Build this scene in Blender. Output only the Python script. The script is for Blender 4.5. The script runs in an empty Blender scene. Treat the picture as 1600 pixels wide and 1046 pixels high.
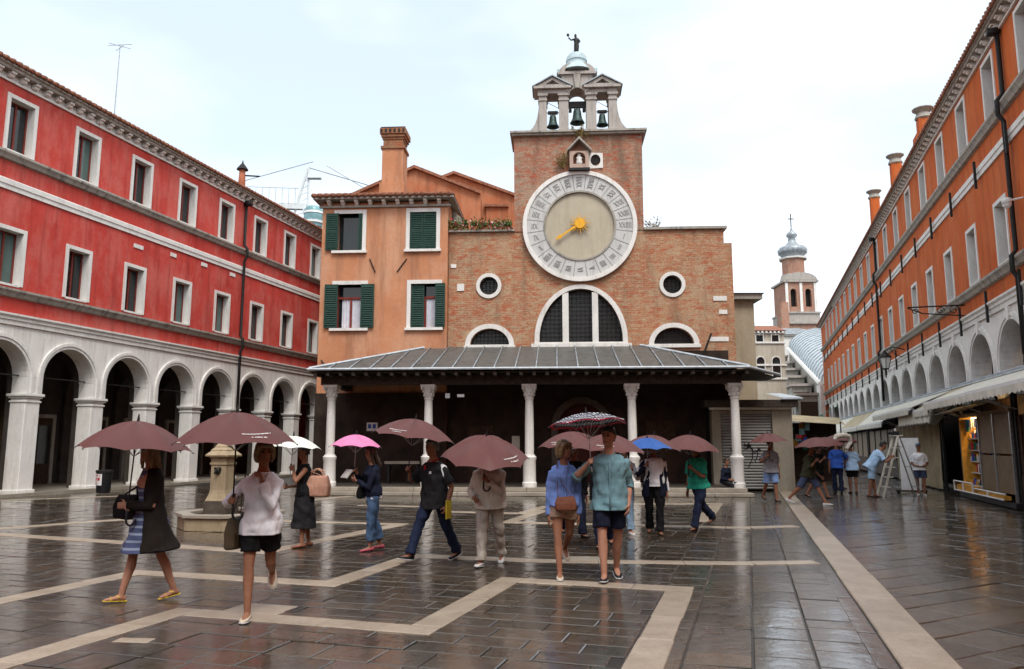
import bpy, bmesh, math, random
from mathutils import Vector, Matrix
from mathutils.geometry import tessellate_polygon
S = bpy.context.scene
COL = S.collection
PI = math.pi
rad = math.radians
# ------------------------------------------------------------------ camera
cam = bpy.data.cameras.new('camera'); camo = bpy.data.objects.new('camera', cam); COL.objects.link(camo)
cam.sensor_width = 36; cam.lens = 27.0; cam.clip_start = .1; cam.clip_end = 2000
camo.location = (0, 0, 1.65); camo.rotation_euler = (PI/2 + math.atan(172/1200), 0, 0)
S.camera = camo
# ------------------------------------------------------------------ sky: bright overcast with thin pale-blue gaps
SUN_EL, SUN_AZ = rad(55), rad(160)       # azimuth clockwise from +Y; behind the camera, a little left
W = bpy.data.worlds.new('World'); S.world = W; W.use_nodes = True
nt = W.node_tree; nt.nodes.clear()
def N(t, tree, **kw):
    n = tree.nodes.new(t)
    for k, v in kw.items(): setattr(n, k, v)
    return n
out = N('ShaderNodeOutputWorld', nt); bg = N('ShaderNodeBackground', nt); bg.inputs['Strength'].default_value = .15
sky = N('ShaderNodeTexSky', nt, sky_type='NISHITA', sun_disc=False, sun_elevation=SUN_EL, sun_rotation=SUN_AZ)
sky.air_density = 1.0; sky.dust_density = 1.0
tc = N('ShaderNodeTexCoord', nt); mp = N('ShaderNodeMapping', nt); mp.inputs['Scale'].default_value = (1, 1, 2.2)
no = N('ShaderNodeTexNoise', nt); no.inputs['Scale'].default_value = .9; no.inputs['Detail'].default_value = 5; no.inputs['Roughness'].default_value = .5
cr = N('ShaderNodeValToRGB', nt); cr.color_ramp.elements[0].position = .40; cr.color_ramp.elements[0].color = (0, 0, 0, 1)
cr.color_ramp.elements[1].position = .66; cr.color_ramp.elements[1].color = (1, 1, 1, 1)
mx = N('ShaderNodeMix', nt, data_type='RGBA'); mx.inputs[7].default_value = (6.3, 6.4, 6.5, 1)
th = N('ShaderNodeMix', nt, data_type='RGBA'); th.inputs[0].default_value = .68; th.inputs[7].default_value = (3.75, 4.2, 4.5, 1)   # thin cloud over the blue
mp.inputs['Location'].default_value = (6, 13, 9)
L = nt.links.new
L(tc.outputs['Generated'], mp.inputs['Vector']); L(mp.outputs[0], no.inputs['Vector']); L(no.outputs[0], cr.inputs[0])
L(cr.outputs[0], mx.inputs[0]); L(sky.outputs[0], th.inputs[6]); L(th.outputs[2], mx.inputs[6]); L(mx.outputs[2], bg.inputs['Color']); L(bg.outputs[0], out.inputs[0])
# ------------------------------------------------------------------ sun through thin cloud
sl = bpy.data.lights.new('sun', 'SUN'); sl.energy = 1.5; sl.angle = rad(25); sl.color = (1, .96, .9)
so = bpy.data.objects.new('sun', sl); COL.objects.link(so)
so.rotation_euler = (PI/2 - SUN_EL, 0, PI - SUN_AZ)
S.view_settings.view_transform = 'Standard'; S.view_settings.look = 'None'
S.view_settings.exposure = .86; S.view_settings.gamma = 1
S.view_settings.use_curve_mapping = False
S.render.engine = 'CYCLES'; S.cycles.use_adaptive_sampling = True; S.cycles.adaptive_threshold = .018
S.cycles.max_bounces = 5; S.cycles.diffuse_bounces = 2; S.cycles.glossy_bounces = 2; S.cycles.transmission_bounces = 4
S.cycles.caustics_reflective = False; S.cycles.caustics_refractive = False

# ------------------------------------------------------------------ materials
M = {}
def newmat(name):
    m = bpy.data.materials.new(name); m.use_nodes = True
    t = m.node_tree; t.nodes.clear()
    o = N('ShaderNodeOutputMaterial', t); b = N('ShaderNodeBsdfPrincipled', t)
    t.links.new(b.outputs[0], o.inputs[0]); M[name] = m
    return m, t, b
def coords(t, kind='Object', scale=(1, 1, 1)):
    m = N('ShaderNodeMapping', t); m.inputs['Scale'].default_value = scale
    if kind == 'World': s = N('ShaderNodeNewGeometry', t).outputs['Position']
    else: s = N('ShaderNodeTexCoord', t).outputs[kind]
    t.links.new(s, m.inputs['Vector']); return m.outputs[0]
def noise(t, vec, scale, detail=4, rough=.55):
    n = N('ShaderNodeTexNoise', t); n.inputs['Scale'].default_value = scale; n.inputs['Detail'].default_value = detail; n.inputs['Roughness'].default_value = rough
    t.links.new(vec, n.inputs['Vector']); return n.outputs[0]
def ramp(t, fac, stops):
    r = N('ShaderNodeValToRGB', t); e = r.color_ramp.elements
    while len(e) < len(stops): e.new(.5)
    for k, (p, c) in enumerate(stops):
        e[k].position = p; e[k].color = (c, c, c, 1) if isinstance(c, (int, float)) else (*c, 1)
    t.links.new(fac, r.inputs[0]); return r.outputs[0]
def mix(t, fac, a, b, mode='MIX'):
    m = N('ShaderNodeMix', t, data_type='RGBA', blend_type=mode)
    for s, i in ((fac, 0), (a, 6), (b, 7)):
        if hasattr(s, 'default_value') or hasattr(s, 'is_linked'): t.links.new(s, m.inputs[i])
        elif i == 0: m.inputs[0].default_value = s
        else: m.inputs[i].default_value = (*s, 1)
    return m.outputs[2]
def mth(t, op, a, b=0.):
    m = N('ShaderNodeMath', t, operation=op)
    for i, s in enumerate((a, b)):
        if isinstance(s, (int, float)): m.inputs[i].default_value = s
        else: t.links.new(s, m.inputs[i])
    return m.outputs[0]
def bump(t, b, h, strength=.3, dist=.02):
    n = N('ShaderNodeBump', t); n.inputs['Strength'].default_value = strength; n.inputs['Distance'].default_value = dist
    t.links.new(h, n.inputs['Height']); t.links.new(n.outputs[0], b.inputs['Normal']); return n
def plain(name, col, rough=.6, var=.18, scale=6, metal=0., bumpk=.0, coat=0., kind='Object', spec=.22):
    m, t, b = newmat(name); v = coords(t, kind)
    n = noise(t, v, scale)
    c = mix(t, ramp(t, n, [(.3, 0), (.7, 1)]), tuple(x*(1-var) for x in col), tuple(min(1, x*(1+var)) for x in col))
    t.links.new(c, b.inputs['Base Color']); b.inputs['Roughness'].default_value = rough; b.inputs['Metallic'].default_value = metal
    b.inputs['Specular IOR Level'].default_value = spec
    if coat: b.inputs['Coat Weight'].default_value = coat
    if bumpk: bump(t, b, noise(t, v, scale*6), bumpk)
    return m
def stucco(name, a, b_, stain, fade):
    m, t, b = newmat(name); v = coords(t)
    n1 = noise(t, v, .55, 6, .6); n2 = noise(t, coords(t, scale=(1.6, 1.6, .14)), 1.7, 5, .65); n3 = noise(t, v, 9, 4)
    n4 = noise(t, coords(t, scale=(1, 1, .5)), .9, 8, .7)
    c = mix(t, ramp(t, n1, [(.36, 0), (.64, 1)]), a, b_)
    c = mix(t, ramp(t, n4, [(.46, 0), (.53, .3), (.62, .55)]), c, fade)
    c = mix(t, ramp(t, n2, [(.5, 0), (.68, .6)]), c, stain)
    c = mix(t, ramp(t, n3, [(.3, .16), (.62, 0)]), c, stain)
    t.links.new(c, b.inputs['Base Color']); b.inputs['Roughness'].default_value = .85; b.inputs['Specular IOR Level'].default_value = .12
    bump(t, b, mth(t, 'ADD', n3, n4), .25, .015); return m
def stone(name, a, stain, amt=.6, rough=.7, streak=True):
    m, t, b = newmat(name); v = coords(t)
    n1 = noise(t, v, 1.6, 6, .6); n2 = noise(t, coords(t, scale=(3, 3, .35) if streak else (3, 3, 3)), 1.5, 6, .7); n3 = noise(t, v, 22, 4)
    c = mix(t, ramp(t, n1, [(.3, 0), (.7, 1)]), tuple(x*.86 for x in a), a)
    c = mix(t, ramp(t, n2, [(.5, 0), (.72, amt)]), c, stain)
    c = mix(t, ramp(t, n3, [(.3, .22), (.55, 0)]), c, stain)
    t.links.new(c, b.inputs['Base Color']); b.inputs['Roughness'].default_value = rough; b.inputs['Specular IOR Level'].default_value = .2
    bump(t, b, n3, .3, .012); return m
def brick(name, c1, c2, mort, patch, w=.26, h=.075, pamt=.6):
    m, t, b = newmat(name)
    v = coords(t); sx = N('ShaderNodeSeparateXYZ', t); cx = N('ShaderNodeCombineXYZ', t)
    t.links.new(v, sx.inputs[0]); t.links.new(mth(t, 'ADD', sx.outputs[0], sx.outputs[1]), cx.inputs[0]); t.links.new(sx.outputs[2], cx.inputs[1])
    bt = N('ShaderNodeTexBrick', t); bt.inputs['Scale'].default_value = 1; bt.inputs['Brick Width'].default_value = w; bt.inputs['Row Height'].default_value = h
    bt.inputs['Mortar Size'].default_value = .009; bt.inputs['Mortar Smooth'].default_value = .3; bt.inputs['Bias'].default_value = -.15
    bt.inputs['Color1'].default_value = (*c1, 1); bt.inputs['Color2'].default_value = (*c2, 1); bt.inputs['Mortar'].default_value = (*mort, 1)
    t.links.new(cx.outputs[0], bt.inputs['Vector'])
    n0 = noise(t, v, .42, 6, .62); n1 = noise(t, v, .75, 7, .68); n2 = noise(t, coords(t, scale=(1, 1, 3)), 3.2, 5, .7); n3 = noise(t, coords(t, scale=(1.2, 1, .25)), 1.1, 5, .6)
    c = mix(t, ramp(t, n0, [(.42, 0), (.58, .6)]), bt.outputs[0], tuple(x*k for x, k in zip(patch, (1.05, .72, .62))))
    c = mix(t, ramp(t, n2, [(.47, 0), (.6, .8)]), c, patch)
    c = mix(t, ramp(t, n1, [(.5, 0), (.6, pamt)]), c, patch)
    c = mix(t, ramp(t, n3, [(.52, 0), (.68, .65)]), c, tuple(x*.35 for x in mort))
    n6 = noise(t, coords(t, scale=(1, 1, 3.2)), 1.9, 6, .72)
    c = mix(t, ramp(t, n6, [(.53, 0), (.6, .85)]), c, tuple(x*k for x, k in zip(c1, (1.05, .95, .95))))
    c = mix(t, ramp(t, n6, [(.36, .75), (.44, 0)]), c, tuple(x*k for x, k in zip(mort, (.92, 1.0, .98))))
    n5 = noise(t, coords(t, scale=(1, 1, 2.5)), 14, 3, .6)
    c = mix(t, ramp(t, n5, [(.35, .5), (.55, 0)]), c, tuple(x*.45 for x in c2))
    t.links.new(c, b.inputs['Base Color']); b.inputs['Roughness'].default_value = .9; b.inputs['Specular IOR Level'].default_value = .12
    bump(t, b, mth(t, 'ADD', mth(t, 'MULTIPLY', bt.outputs[1], -1.), n5), .5, .012); return m
def wetstone(name, a, b_, dark, rlo, rhi, coat=.6):
    m, t, b = newmat(name); v = coords(t, 'World')
    oi = N('ShaderNodeObjectInfo', t).outputs['Random']; ri = N('ShaderNodeNewGeometry', t).outputs['Random Per Island']
    r = mth(t, 'FRACT', mth(t, 'ADD', mth(t, 'MULTIPLY', oi, 7.31), ri))
    n1 = noise(t, v, 2.6, 5, .6); n2 = noise(t, v, .33, 5, .55); n3 = noise(t, v, 30, 4, .6); n4 = noise(t, v, 7, 4, .6)
    c = mix(t, r, a, b_)
    c = mix(t, ramp(t, n1, [(.35, .0), (.7, .6)]), c, dark)
    c = mix(t, ramp(t, n3, [(.3, .35), (.6, 0)]), c, dark)
    t.links.new(c, b.inputs['Base Color'])
    rr = mth(t, 'ADD', mth(t, 'MULTIPLY', n2, .55), mth(t, 'MULTIPLY', n4, .45))
    t.links.new(ramp(t, rr, [(.36, rlo), (.66, rhi)]), b.inputs['Roughness'])
    b.inputs['Specular IOR Level'].default_value = .5
    b.inputs['Coat Weight'].default_value = coat; b.inputs['Coat IOR'].default_value = 1.33
    t.links.new(ramp(t, rr, [(.42, .03), (.62, .18)]), b.inputs['Coat Roughness'])
    h = mth(t, 'ADD', mth(t, 'MULTIPLY', n4, 1.0), mth(t, 'MULTIPLY', n3, .18))
    bn = bump(t, b, h, .5, .013)
    b2 = N('ShaderNodeBump', t); b2.inputs['Strength'].default_value = .26; b2.inputs['Distance'].default_value = .012
    t.links.new(h, b2.inputs['Height']); t.links.new(b2.outputs[0], b.inputs['Coat Normal'])
    return m
def cloth(name, col, rough=.85, var=.12, sheen=.0):
    m, t, b = newmat(name); v = coords(t)
    n = noise(t, coords(t, scale=(1, 1, .42)), 11, 3, .55); n2 = noise(t, v, 160, 2)
    c = mix(t, ramp(t, n, [(.3, 0), (.7, 1)]), tuple(x*(1-var) for x in col), tuple(min(1, x*(1+var)) for x in col))
    c = mix(t, ramp(t, n2, [(.35, .25), (.6, 0)]), c, tuple(x*.6 for x in col))
    t.links.new(c, b.inputs['Base Color']); b.inputs['Roughness'].default_value = rough; b.inputs['Specular IOR Level'].default_value = .15
    bump(t, b, n, .7, .035); return m
def glassy(name, col, rough=.06):
    m, t, b = newmat(name); v = coords(t)
    n = noise(t, v, .8, 3)
    t.links.new(mix(t, n, tuple(x*.4 for x in col), tuple(x*1.5 for x in col)), b.inputs['Base Color'])
    b.inputs['Roughness'].default_value = rough; b.inputs['Specular IOR Level'].default_value = .5
    bump(t, b, noise(t, v, 1.3, 2), .06, .05); return m
stucco('red_stucco', (.60, .088, .068), (.50, .052, .040), (.27, .038, .032), (.60, .19, .155))
stucco('orange_stucco', (.58, .135, .032), (.50, .10, .022), (.28, .062, .025), (.58, .185, .065))
stucco('ochre_stucco', (.60, .28, .15), (.50, .21, .105), (.29, .14, .085), (.62, .38, .25))
stucco('rose_stucco', (.46, .16, .075), (.40, .13, .06), (.24, .09, .05), (.5, .26, .15))
stucco('beige_stucco', (.40, .33, .23), (.34, .28, .19), (.22, .17, .12), (.45, .39, .3))
stucco('cream_stucco', (.50, .45, .36), (.44, .39, .31), (.28, .24, .19), (.55, .5, .43))
brick('church_brick', (.42, .13, .065), (.31, .155, .085), (.42, .31, .205), (.52, .385, .245))
brick('tower_brick', (.40, .11, .06), (.30, .15, .095), (.34, .26, .19), (.42, .32, .23), pamt=.55)
brick('chimney_brick', (.34, .12, .06), (.30, .14, .07), (.26, .17, .11), (.33, .18, .1))
brick('campanile_brick', (.42, .17, .11), (.38, .19, .13), (.4, .3, .24), (.45, .33, .25))
stone('istria', (.84, .815, .77), (.40, .36, .31), .55)
stone('clean_istria', (.81, .79, .745), (.36, .33, .29), .4)
stone('grimy_stone', (.40, .37, .32), (.07, .065, .055), .85)
stone('belfry_stone', (.44, .40, .36), (.13, .115, .10), .7)
stone('pink_stone', (.50, .36, .29), (.20, .13, .10), .6)
stone('fountain_stone', (.40, .32, .205), (.16, .105, .06), .65)
stone('clock_stone', (.60, .595, .57), (.34, .33, .31), .55)
stone('clock_face', (.50, .445, .335), (.33, .285, .20), .45)
plain('lead', (.30, .33, .35), .42, .35, 2.2, .25, .2)
stone('lead_sheet', (.125, .118, .108), (.03, .027, .025), .9, .5)
plain('lead_edge', (.50, .55, .58), .4, .2, 5)
plain('verdigris', (.42, .52, .54), .5, .25, 3)
plain('roof_tile', (.26, .11, .065), .8, .5, 9, bumpk=.3)
plain('iron', (.02, .019, .018), .6, .3, 12)
plain('bronze', (.06, .09, .085), .5, .35, 8, .4)
plain('bronze_dark', (.025, .024, .022), .5, .3, 8, .3)
plain('gold', (.72, .36, .03), .38, .15, 10, .35)
plain('dark_wood', (.05, .028, .018), .7, .4, 9, bumpk=.2)
plain('beam_wood', (.055, .043, .034), .8, .4, 9, bumpk=.2)
plain('red_wood', (.20, .035, .025), .6, .3, 8)
plain('green_shutter', (.020, .055, .042), .6, .25, 10)
plain('grille', (.018, .017, .016), .7, .3, 20)
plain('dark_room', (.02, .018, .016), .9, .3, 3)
plain('porch_shade_dark', (.034, .022, .016), .8, .5, 2)  # near-black colour that deepens the shade under the portico
plain('gallery_shade_plaster', (.06, .05, .042), .85, .3, 1.5)  # plaster colour lowered to deepen the shade behind the arches
plain('joint_earth', (.03, .026, .022), .35, .3, 3, kind='World')
plain('leaf', (.07, .13, .03), .6, .5, 12)
plain('dry_leaf', (.24, .17, .06), .7, .4, 12)
plain('red_petal', (.55, .05, .05), .6, .3, 20)
plain('pink_petal', (.75, .45, .45), .6, .3, 20)
plain('terracotta', (.38, .13, .07), .8, .2, 8)
plain('white_paint', (.74, .74, .72), .5, .08, 5)
plain('crane_paint', (.62, .66, .66), .5, .12, 2)
plain('steel', (.42, .43, .44), .35, .2, 8, .8)
plain('black_plastic', (.018, .018, .02), .45, .2, 10)
plain('cream_canvas', (.66, .63, .54), .8, .12, 2, bumpk=.1)
plain('tan_canvas', (.44, .37, .24), .85, .2, 1.5)
plain('kiosk_panel', (.20, .145, .09), .6, .2, 3)
plain('shutter_metal', (.27, .265, .25), .5, .15, 2, .2)
plain('amber', (.70, .36, .06), .6, .25, 8)
plain('teal_glass', (.20, .36, .38), .15, .3, 1)
plain('green_canvas', (.03, .20, .14), .8, .2, 3)
glassy('pane_dark', (.016, .02, .022)); glassy('pane_green', (.09, .14, .13), .12); glassy('pane_lead', (.035, .037, .038), .3)
plain('curtain', (.62, .62, .68), .8, .12, 4)
plain('blue_print', (.04, .10, .42), .6, .15, 8)
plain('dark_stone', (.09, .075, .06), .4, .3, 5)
wetstone('slab_wet', (.100, .074, .047), (.050, .041, .030), (.026, .020, .014), .18, .55, 1.0)
wetstone('band_wet', (.46, .38, .29), (.37, .305, .23), (.21, .155, .105), .28, .55, .25)
wetstone('step_wet', (.42, .37, .30), (.36, .32, .26), (.2, .17, .13), .25, .6, .3)

m_, t_, b_ = newmat('lamp_glow'); b_.inputs['Base Color'].default_value = (1,.7,.35,1); b_.inputs['Emission Color'].default_value = (1,.68,.32,1); b_.inputs['Emission Strength'].default_value = 6
# ------------------------------------------------------------------ mesh helpers
class MB:
    def __init__(s): s.v = []; s.f = []
    def add(s, vs, fs):
        n = len(s.v); s.v += [tuple(p) for p in vs]; s.f += [tuple(i+n for i in f) for f in fs]; return s
    def box(s, x0, x1, y0, y1, z0, z1):
        return s.add([(x0,y0,z0),(x1,y0,z0),(x1,y1,z0),(x0,y1,z0),(x0,y0,z1),(x1,y0,z1),(x1,y1,z1),(x0,y1,z1)],
                     [(3,2,1,0),(4,5,6,7),(0,1,5,4),(1,2,6,5),(2,3,7,6),(3,0,4,7)])
    def obox(s, c, sx, sy, sz, rz=0., rx=0., ry=0.):
        m = Matrix.Rotation(rz,3,'Z') @ Matrix.Rotation(ry,3,'Y') @ Matrix.Rotation(rx,3,'X'); c = Vector(c); k = len(s.v)
        s.box(-sx/2,sx/2,-sy/2,sy/2,-sz/2,sz/2)
        for i in range(k, len(s.v)): s.v[i] = tuple(c + m @ Vector(s.v[i]))
        return s
    def prism(s, poly, y0, y1):          # polygon in (x,z), extruded along y
        n = len(poly)
        vs = [(x,y0,z) for x,z in poly] + [(x,y1,z) for x,z in poly]
        return s.add(vs, [tuple(range(n)), tuple(range(2*n-1,n-1,-1))] + [(i+n,(i+1)%n+n,(i+1)%n,i) for i in range(n)])
    def prismz(s, poly, z0, z1):
        n = len(poly)
        vs = [(x,y,z0) for x,y in poly] + [(x,y,z1) for x,y in poly]
        return s.add(vs, [tuple(range(n-1,-1,-1)), tuple(range(n,2*n))] + [(i,(i+1)%n,(i+1)%n+n,i+n) for i in range(n)])
    def prismx(s, poly, x0, x1):         # polygon in (y,z), extruded along x
        n = len(poly)
        vs = [(x0,y,z) for y,z in poly] + [(x1,y,z) for y,z in poly]
        return s.add(vs, [tuple(range(n-1,-1,-1)), tuple(range(n,2*n))] + [(i,(i+1)%n,(i+1)%n+n,i+n) for i in range(n)])
    def lathe(s, prof, n=16, c=(0,0,0), cap=True):
        k = len(prof); vs = []
        for r, z in prof:
            for i in range(n):
                a = 2*PI*i/n; vs.append((c[0]+r*math.cos(a), c[1]+r*math.sin(a), c[2]+z))
        fs = [(j*n+i, j*n+(i+1)%n, (j+1)*n+(i+1)%n, (j+1)*n+i) for j in range(k-1) for i in range(n)]
        if cap: fs += [tuple(range(n-1,-1,-1)), tuple(range((k-1)*n, k*n))]
        return s.add(vs, fs)
    def tube(s, pts, r, n=8, cap=True, flat=None):
        pts = [Vector(p) for p in pts]; k = len(pts); rs = r if isinstance(r, (list, tuple)) else [r]*k
        vs = []; up = None
        for i, p in enumerate(pts):
            d = (pts[min(i+1,k-1)] - pts[max(i-1,0)]).normalized()
            if up is None: up = Vector((0,0,1)) if abs(d.z) < .9 else Vector((0,1,0))
            a = d.cross(up).normalized(); b = a.cross(d).normalized(); up = b
            ra, rb = rs[i] if isinstance(rs[i], (list, tuple)) else (rs[i], rs[i])
            for j in range(n):
                t = 2*PI*j/n; vs.append(p + a*(ra*math.cos(t)) + b*(rb*math.sin(t)))
        fs = [(j*n+i, j*n+(i+1)%n, (j+1)*n+(i+1)%n, (j+1)*n+i) for j in range(k-1) for i in range(n)]
        if cap: fs += [tuple(range(n-1,-1,-1)), tuple(range((k-1)*n, k*n))]
        return s.add(vs, fs)
    def loft(s, rings, cap=True):        # rings: equal-length lists of points
        n = len(rings[0]); k = len(rings)
        vs = [p for r in rings for p in r]
        fs = [(j*n+i, j*n+(i+1)%n, (j+1)*n+(i+1)%n, (j+1)*n+i) for j in range(k-1) for i in range(n)]
        if cap: fs += [tuple(range(n-1,-1,-1)), tuple(range((k-1)*n, k*n))]
        return s.add(vs, fs)
    def ball(s, c, r, n=10, m=7):
        r = r if isinstance(r, (list, tuple)) else (r,)*3; rings = []
        for j in range(m):
            t = PI*(j+.5)/m
            rings.append([(c[0]+r[0]*math.sin(t)*math.cos(2*PI*i/n), c[1]+r[1]*math.sin(t)*math.sin(2*PI*i/n), c[2]-r[2]*math.cos(t)) for i in range(n)])
        return s.loft(rings)
    def holed(s, outer, holes, y0, y1):  # wall sheet in (x,z) with holes, faces at y0 and y1
        loops = [outer] + holes
        flat = [q for l in loops for q in l]
        tri = tessellate_polygon([[Vector((x, z, 0)) for x, z in l] for l in loops])
        n = len(flat); vs = [(x,y0,z) for x,z in flat] + [(x,y1,z) for x,z in flat]; fs = []
        for t in tri:
            a, b, c = [flat[i] for i in t]
            cr_ = (b[0]-a[0])*(c[1]-a[1]) - (b[1]-a[1])*(c[0]-a[0])
            t = tuple(t) if cr_ > 0 else tuple(reversed(t))
            fs.append(t); fs.append(tuple(i+n for i in reversed(t)))
        k = 0
        for l in loops:
            m_ = len(l)
            for i in range(m_): fs.append((k+i, k+(i+1)%m_, k+(i+1)%m_+n, k+i+n))
            k += m_
        return s.add(vs, fs)
    def mesh(s, name, smooth=False, fix=True):
        me = bpy.data.meshes.new(name); me.from_pydata(s.v, [], s.f)
        if fix:
            bm = bmesh.new(); bm.from_mesh(me); bmesh.ops.recalc_face_normals(bm, faces=bm.faces); bm.to_mesh(me); bm.free()
        if smooth: me.polygons.foreach_set('use_smooth', [True]*len(me.polygons))
        me.update(); return me
    def build(s, name, mat, parent=None, smooth=False, bev=0., auto=None, fix=True):
        me = s.mesh(name, smooth, fix)
        return link(name, me, mat, parent, bev, auto)
def link(name, me, mat, parent=None, bev=0., auto=None):
    o = bpy.data.objects.new(name, me)
    if mat is not None and not me.materials: me.materials.append(M[mat] if isinstance(mat, str) else mat)
    COL.objects.link(o); o.parent = parent
    if bev:
        b = o.modifiers.new('bevel', 'BEVEL'); b.width = bev; b.segments = 1; b.limit_method = 'ANGLE'; b.angle_limit = rad(40)
    if auto:
        me.polygons.foreach_set('use_smooth', [True]*len(me.polygons))
        for e in me.edges: pass
        try: me.set_sharp_from_angle(angle=rad(auto))
        except Exception: pass
    return o
def tag(o, label=None, cat=None, group=None, kind=None):
    if label: o['label'] = label
    if cat: o['category'] = cat
    if group: o['group'] = group
    if kind: o['kind'] = kind
    return o
def empty(name, loc=(0,0,0), rz=0., label=None, cat=None, group=None, kind=None):
    o = bpy.data.objects.new(name, None); COL.objects.link(o); o.location = loc; o.rotation_euler = (0,0,rz); o.empty_display_size = .1
    return tag(o, label, cat, group, kind)
def copies(src, parent, loc, rz=0., scale=None):   # a copy that shares mesh data
    c = src.copy(); COL.objects.link(c); c.parent = parent; c.location = loc
    if rz: c.rotation_euler = (0, 0, rz)
    if scale: c.scale = scale
    return c
def copy_tree(o, parent=None):
    c = o.copy(); COL.objects.link(c); c.parent = parent
    for ch in o.children: copy_tree(ch, c)
    return c
def arc(cx, cz, r, a0, a1, n, rz=None):
    rz = rz or r
    return [(cx + r*math.cos(a0+(a1-a0)*i/n), cz + rz*math.sin(a0+(a1-a0)*i/n)) for i in range(n+1)]
# ================================================================== GROUND
R_ = random.Random(4)
SA = rad(17)                                     # the street runs 17 degrees to the right of the view
def st2w(u, w): return (u*math.cos(SA) + w*math.sin(SA), -u*math.sin(SA) + w*math.cos(SA))
g = MB(); g.add([(-400,-120,-.016),(400,-120,-.016),(400,700,-.016),(-400,700,-.016)], [(0,1,2,3)])
tag(g.build('ground', 'joint_earth'), 'dark wet ground under the paving', None, None, 'structure')
def slab_mesh(sx, sy, ch=.009):
    m = MB(); a, b = sx/2, sy/2
    o = [(-a,-b),(a,-b),(a,b),(-a,b)]; i_ = [(-a+ch,-b+ch),(a-ch,-b+ch),(a-ch,b-ch),(-a+ch,b-ch)]
    m.add([(x,y,-.03) for x,y in o]+[(x,y,-ch*.7) for x,y in o]+[(x,y,0) for x,y in i_],
          [(8,9,10,11)]+[(k,(k+1)%4,(k+1)%4+4,k+4) for k in range(4)]+[(k+4,(k+1)%4+4,(k+1)%4+8,k+8) for k in range(4)])
    return m
def inview(x, y):
    if y < 5.7 or y > 60: return False
    return abs(x/y) < .70
slabs = []                                       # (x, y, rz, sx, sy)
def keep(x, y):
    if not (2.5 < y < 31) or x < -17.3+.26*(y-25.5) or abs(x/y) > 1.2: return False
    return not (y > 25.6-.06*x and -6.9 < x < 7.9)
w = 1.0
while w < 40:                                    # courses laid across the square
    dp = R_.choice([.27, .31, .34, .38, .42]); u = -27.0 + R_.random()*.7
    while u < -1.02:
        ln = R_.choice([.42, .5, .58, .66, .8]); ln = min(ln, -1.0-u)
        if ln > .12:
            x, y = st2w(u+ln/2, w+dp/2)
            if keep(x, y): slabs.append((x, y, -SA, ln, dp))
        u += ln
    w += dp
u = -1.0
for wd in (.44, .52, .47, .43):                  # columns of slabs beside the kerb
    w = 1 + R_.random()*.6
    while w < 40:
        ln = R_.choice([.34, .42, .5, .6]); x, y = st2w(u+wd/2, w+ln/2)
        if keep(x, y): slabs.append((x, y, -SA, wd, ln))
        w += ln
    u += wd
D45 = rad(45)
q = -10.0
while q < 60:                                    # diagonal courses in the street right of the kerb band
    wd = R_.choice([.36, .42, .48]); s_ = -40 + R_.random()
    while s_ < 40:
        ln = R_.choice([.7, .85, 1.0, 1.2])
        a_, b_ = s_+ln/2, q+wd/2
        u2, w2 = a_*math.cos(D45)-b_*math.sin(D45)+4, a_*math.sin(D45)+b_*math.cos(D45)
        l2, a2 = ln, a_
        while l2 > .14 and a2*math.cos(D45)-b_*math.sin(D45)+4 - (l2+wd)/2*.7071 < 1.08: l2 -= .08; a2 += .04
        u2, w2 = a2*math.cos(D45)-b_*math.sin(D45)+4, a2*math.sin(D45)+b_*math.cos(D45)
        if l2 > .14 and 1.2 < u2 < 8.6 and 2 < w2 < 48: slabs.append((*st2w(u2, w2), D45-SA, round(l2,2), wd))
        s_ += ln
    q += wd
pav = empty('piazza_paving', label='wet grey-brown stone slabs paving the square', kind='structure')
near = sorted([s for s in slabs if inview(s[0], s[1])], key=lambda s: s[1]**2/(s[3]*s[4]))[:300]
nset = set(near)
unit = {}
rest = MB()
for s in slabs:
    x, y, rz, sx, sy = s
    tx, ty, dz = R_.gauss(0,.005), R_.gauss(0,.005), R_.uniform(-.005,.002)
    if s in nset:
        k = (round(sx,2), round(sy,2))
        if k not in unit: unit[k] = slab_mesh(sx-.012, sy-.012).mesh('paving_slab')
        o = link('paving_slab', unit[k], 'slab_wet', pav); o.location = (x,y,dz); o.rotation_euler = (tx,ty,rz)
    else:
        m = slab_mesh(sx-.012, sy-.012); mt = Matrix.Translation((x,y,dz)) @ Matrix.Rotation(rz,4,'Z') @ Matrix.Rotation(tx,4,'X') @ Matrix.Rotation(ty,4,'Y')
        rest.add([mt @ Vector(p) for p in m.v], m.f)
o = rest.build('paving_slabs_beyond', 'slab_wet', pav, fix=False); o['kind'] = 'stuff'
# white stone bands: a stepped key pattern laid square to the street
bands = empty('white_stone_bands', (0,0,0), -SA, label='pale stone bands inlaid in the paving in a stepped key pattern', kind='structure')
def band(pts, wd=.3):
    for i in range(len(pts)-1):
        a, b = Vector(pts[i]), Vector(pts[i+1]); d = b-a; Ln = d.length; d.normalize(); ang = math.atan2(d.y, d.x)
        s0 = -wd/2 if i == 0 else wd/2; e = Ln + wd/2 if i < len(pts)-2 else Ln
        s = s0
        while s < e-.02:
            ln = min(R_.uniform(.7,1.5), e-s)
            if e-s-ln < .3: ln = e-s
            c = a + d*(s+ln/2); m = slab_mesh(ln-.008, wd+R_.uniform(-.015,.01), .008)
            o = m.build('band_stone', 'band_wet', bands, fix=False); o.location = (c.x, c.y, .006+R_.uniform(-.001,.001)); o.rotation_euler = (0,0,ang)
            s += ln
    return
band([(-5.5,1.5),(-5.5,6.66),(-2.9,6.66),(-2.9,9.36),(-.83,9.36),(-.83,2.0)])
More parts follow.
